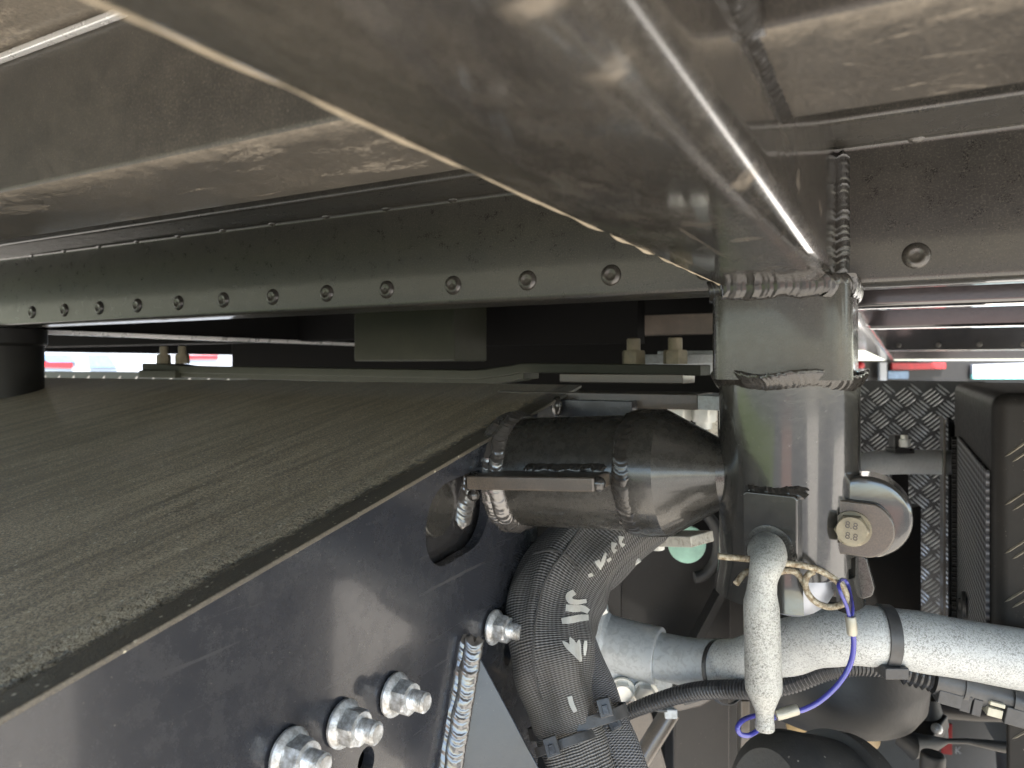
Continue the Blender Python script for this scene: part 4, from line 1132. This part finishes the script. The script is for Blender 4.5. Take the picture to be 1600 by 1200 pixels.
B().tube([at(1370, 1096, .95), at(1440, 1102, .95), at(1520, 1108, .93), at(1640, 1110, .9)], 0.0150, 20).build("rod", 'paint_dark', lk)
B().bar(at(1465, 1120, .85), at(1432, 1165, .82), 0.026, 0.018).build("lever", 'rubber', lk, bevel=0.003)
B().tube([at(1408, 1152, .80), at(1425, 1166, .79), at(1455, 1162, .80), at(1480, 1158, .80), at(1510, 1158, .8), at(1560, 1166, .8), at(1620, 1172, .8)], [0.010, 0.014, 0.009, 0.0028, 0.0030, 0.006, 0.008], 16).build("hose", 'rubber', lk)
B().ball(at(1464, 1139, .80), 0.006).build("ball_stud", 'zinc', lk)
B().cyl(at(1455, 1240, .75), at(1458, 1176, .75), 0.012, 24).build("boot", 'rubber', lk, bevel=0.004)
tyre = B().lathe(V((0.205, 1.82, GZ + 0.50)), X, [(0.0, 0.20), (0.0, 0.30), (0.012, 0.42), (0.04, 0.475), (0.06, 0.495), (0.07, 0.49), (0.075, 0.498), (0.20, 0.50), (0.25, 0.49), (0.29, 0.42), (0.30, 0.30), (0.30, 0.2)], 72)
tag(tyre.build("truck_wheel", 'rubber', None), "dark rear tyre in shadow left of the tread plate box", "wheel")
wh = B().lathe(at(1590, 1120, 1.0), V((-C, -S, 0)), [(0, 0.015), (0, 0.040), (0.015, 0.046), (0.025, 0.040), (0.03, 0.02)], 48)
tag(wh.build("brake_drum", 'rubber', None), "dark round drum left of the tread plate box at bottom right", "brake drum")
# grey panel beyond, with red bar and letter K
gp_ = thing("parked_trailer", "grey trailer side with red bar, white plates and letter K seen through the gap", "trailer", tuple(at(1450, 1140, 1.9)))
flatplate([(1180, 1060), (1620, 1060), (1620, 1260), (1180, 1260)], 1.92, 0.03, 'grey', gp_, "panel", 0.004)
flatplate([(1412, 1074), (1426, 1074), (1426, 1091), (1412, 1091)], 1.912, 0.006, 'white', gp_, "white_plate")
flatplate([(1412, 1126), (1440, 1130), (1430, 1139), (1412, 1138)], 1.912, 0.006, 'white', gp_, "white_plate")
flatplate([(1472, 1130), (1488, 1132), (1488, 1180), (1472, 1178)], 1.912, 0.006, 'red', gp_, "red_bar")
flatplate([(1490, 1104), (1504, 1090), (1504, 1112), (1490, 1112)], 1.912, 0.006, 'red', gp_, "red_bar")
flatplate([(1405, 1142), (1472, 1152), (1472, 1156), (1405, 1146)], 1.911, 0.006, 'red', gp_, "red_stripe")
kc = at(1497, 1173, 1.908)
letters("K", 0.026, 'white', "letter", gp_, Matrix.Translation(kc) @ Matrix.Rotation(YAW, 4, 'Z') @ FACE, 0.0008)

# ------------------------------------------------------------------ tread plate boxes on the right
def tread_bars(o, au, av, w_, h_, pitch, L, wd, ht, nb, gap, mat, parent, skip=None, curve=0.0, flip=False):
    b = B(); nrm = au.cross(av).normalized()
    for i in range(int(w_ / pitch) + 1):
        for j in range(int(h_ / pitch) + 1):
            if (i + j) % 2: continue
            c0 = (i * pitch, j * pitch)
            ang = R(42) if i % 2 == (1 if flip else 0) else R(138)
            d = V((math.cos(ang), math.sin(ang))); e = V((-d.y, d.x))
            for k in range(nb):
                c_ = V(c0) + e * ((k - (nb - 1) / 2) * gap)
                if not (0 <= c_.x <= w_ and L * 0.34 <= c_.y <= h_ - L * 0.34): continue
                hl = L / 2 * (1 - 0.10 * abs(k - (nb - 1) / 2))
                P = lambda s_, t_, h: o + au * (c_.x + d.x * s_ + e.x * t_) + av * (c_.y + d.y * s_ + e.y * t_) + nrm * h
                v_ = [b.bm.verts.new(P(*q)) for q in ((-hl, 0, 0), (-hl * .6, -wd, 0), (hl * .6, -wd, 0), (hl, 0, 0), (hl * .6, wd, 0), (-hl * .6, wd, 0), (-hl * .62, 0, ht), (hl * .62, 0, ht))]
                for f in ((0, 1, 6), (1, 2, 7, 6), (2, 3, 7), (3, 4, 7), (4, 5, 6, 7), (5, 0, 6)):
                    b.face([v_[x] for x in f])
    return b.build("tread_pattern", mat, parent, ang=30, kind="stuff", recalc=False)
tw = thing("tread_plate_wall", "black tread plate sheet standing upright behind the round post", "tread plate", (0.0, 1.5, -0.2))
WX0, WX1, WZ0, WZ1 = -0.29, 0.135, -0.53, -0.027
B().box(WX0, WX1, 1.50, 1.506, WZ0, WZ1).build("sheet", 'tread', tw, bevel=0.001)
tread_bars(V((WX0, 1.4999, WZ0)), X, Z, WX1 - WX0, WZ1 - WZ0, 0.0215, 0.0300, 0.0015, 0.0014, 5, 0.0064, 'treadbar', tw)
# front box, near right
tbx = thing("tread_plate_box", "black tread plate box with rounded corner at the right edge of the photo", "storage box", (0.2, 0.66, -0.3))
KX, KY = 0.0635, 0.660
KZ = -0.0207
bx_ = B()
bx_.prism([(KY, -0.25), (1.09, -0.37), (1.09, KZ), (KY, KZ)], V((KX, 0, 0)), Y, Z, 0.55)
bx_.build("casing", 'box_paint', tbx, bevel=0.011, seg=4)
tread_bars(V((KX + 0.014, KY - 0.0002, -0.245)), X, Z, 0.12, 0.212, 0.0185, 0.0235, 0.0009, 0.0009, 4, 0.0058, 'treadbar_dusty', tbx)
tread_bars(V((KX + 0.014, KY + 0.0018, -0.79)), X, Z, 0.12, 0.52, 0.0185, 0.0235, 0.0009, 0.0009, 4, 0.0058, 'treadbar_dusty', tbx)
# mesh strip on its left side, toothed edge, thin plate
B().prism([(KY + 0.013, -0.245), (KY + 0.32, -0.335), (KY + 0.32, -0.082), (KY + 0.013, -0.082)], V((KX - 0.003, 0, 0)), Y, Z, 0.0025).build("mesh_strip", 'mesh', tbx)
te = B(); n_t = 44
prof_t = []
for k in range(n_t):
    z = -0.335 + k * 0.00575
    prof_t += [(0.0, z), (0.0045, z + 0.0033)]
prof_t = [(y + KY + 0.32, z) for y, z in prof_t]
out_t = prof_t + [(KY + 0.195, -0.078), (KY + 0.195, -0.50)]
for a, b in zip(prof_t, prof_t[1:]):
    te.bar(V((KX - 0.006, a[0] + 0.004, a[1])), V((KX - 0.006, b[0] + 0.004, b[1])), 0.005, 0.004)
te.build("toothed_edge", 'rubber', tbx)
B().box(KX - 0.012, KX - 0.009, KY + 0.43, KY + 0.52, -0.40, -0.070).build("edge_plate", 'brownmetal', tbx, bevel=0.0008)
B().lathe(V((KX - 0.0045, KY + 0.19, -0.240)), -X, [(0, 0.013), (0.003, 0.0125), (0.004, 0.006), (0.006, 0.005)], 24).build("washer", 'rubber', tbx)
B().box(0.0735, 0.60, KY + 0.002, KY + 0.012, -0.80, -0.262).build("apron", 'box_paint', tbx, bevel=0.002)
B().box(KX, KX + 0.003, 1.091, 1.22, -0.37, -0.075).build("slot_shade", 'pitch', tbx)  # black plate added to stand for the dark slot
# second galvanised tube behind the post
st2 = thing("stay_tube", "smooth grey tube in front of the tread plate sheet, behind the round post", "metal tube", tuple(at(1400, 722, .95)))
q = spline([tuple(at(1290, 775, .93)), tuple(at(1325, 742, .95)), tuple(at(1355, 727, .96)), tuple(at(1400, 722, .97)), tuple(at(1520, 723, .98))], 8)
B().tube(q, 0.0165, 32).build("tube", 'galv_pale', st2)
bk = thing("tube_clip", "black clip with a bolt on top of the smooth grey tube", "clip", tuple(at(1408, 700, .94)))
B().obox(at(1406, 703, .955), CAMR, UP, CAMF, 0.0135, 0.0035, 0.012).obox(at(1401, 690, .955), CAMR, UP, CAMF, 0.007, 0.009, 0.008).build("base", 'plastic', bk, bevel=0.001)
B().hexa(at(1413, 698, .945), Z, 0.012, 0.010).cyl(at(1413, 690, .945), at(1413, 680, .945), 0.0045).build("bolt", 'zinc_dull', bk)
tab = thing("hanging_tab", "flat dark tab with a bolt below the smooth grey tube", "bracket", tuple(at(1406, 760, .97)))
flatplate([(1393, 740), (1420, 740), (1420, 792), (1393, 792)], .985, 0.006, 'bluegrey' if False else 'paint_dark', tab, "plate", 0.001)
B().lathe(at(1406, 782, .983), V((S, -C, 0)), [(0, 0.009), (0.004, 0.0085), (0.006, 0.005)], 20).build("bolt", 'zinc_dull', tab)

# ------------------------------------------------------------------ far things seen at eye level
tl = thing("tread_plate_edge", "small strip of tread plate beyond the far left end of the sloping plate", "tread plate", (-1.35, 0.9, -0.05))
B().box(-1.75, -0.98, 0.86, 0.866, -0.12, -0.011).build("sheet", 'tread', tl)
tread_bars(V((-1.75, 0.8599, -0.12)), X, Z, 0.77, 0.105, 0.0255, 0.026, 0.0022, 0.002, 5, 0.0052, 'treadbar', tl)
far = thing("parked_truck", "white truck with red stripe and pale blue windows seen through the gap at left", "truck", (-8.0, 4.5, GZ))
def farbox(px0, px1, y0, y1, d, th, mat, name):
    flatplate([(px0, y0), (px1, y0), (px1, y1), (px0, y1)], d, th, mat, far, name, 0.004)
farbox(-260, 420, 300, 720, 9.0, 2.0, 'white', "box_body")
flatplate([(20, 551), (56, 551), (70, 566), (112, 566), (112, 575), (66, 574), (46, 558), (20, 556)], 8.97, 0.02, 'red', far, "red_stripe", 0.002)
flatplate([(62, 554), (110, 554), (118, 566), (76, 566)], 8.96, 0.02, 'bluegrey', far, "window")
flatplate([(136, 554), (168, 554), (182, 574), (140, 574)], 8.96, 0.02, 'bluegrey', far, "window")
flatplate([(290, 555), (340, 555), (340, 561), (290, 561)], 8.96, 0.02, 'red', far, "red_stripe")
bg = B()
gb2 = thing("side_guard", "dark side guard rail hanging beyond the left end of the frame", "guard rail", (-2.2, 1.8, 0.05))
B().box(-2.26, -2.2, 0.6, 5.0, 0.042, 0.155).build("rail", 'pitch', gb2)
B().bar(V((-2.1, 2.2, 0.10)), V((-2.12, 2.55, 0.045)), 0.02, 0.02).build("stay", 'brownmetal', gb2)
tr2 = thing("parked_lorry", "red, white and turquoise lorry side seen far off at the right", "lorry", tuple(at(1480, 572, 7.0)))
flatplate([(1330, 563), (1640, 563), (1640, 640), (1330, 640)], 7.0, 0.3, 'paint_dark', tr2, "chassis", 0.01)
flatplate([(1394, 567), (1478, 567), (1478, 576), (1394, 578)], 6.95, 0.04, 'red', tr2, "red_bar", 0.004)
flatplate([(1520, 570), (1640, 566), (1640, 583), (1520, 584)], 6.95, 0.04, 'white', tr2, "white_panel", 0.004)
flatplate([(1520, 584.5), (1640, 583.5), (1640, 592), (1520, 592)], 6.95, 0.04, 'teal', tr2, "turquoise_panel", 0.004)
flatplate([(1375, 566), (1386, 566), (1386, 595), (1375, 595)], 6.9, 0.04, 'white', tr2, "white_post", 0.004)
flatplate([(1388, 580), (1420, 580), (1420, 592), (1388, 592)], 6.9, 0.04, 'bluegrey', tr2, "pale_plate", 0.004)
B().ball(at(1344, 571, 6.8), 0.04).build("red_lamp", 'red', tr2)
B().lathe(at(1344, 576, 6.8), -Z, [(0, 0.03), (0.12, 0.06)], 16).build("lamp_foot", 'white', tr2)
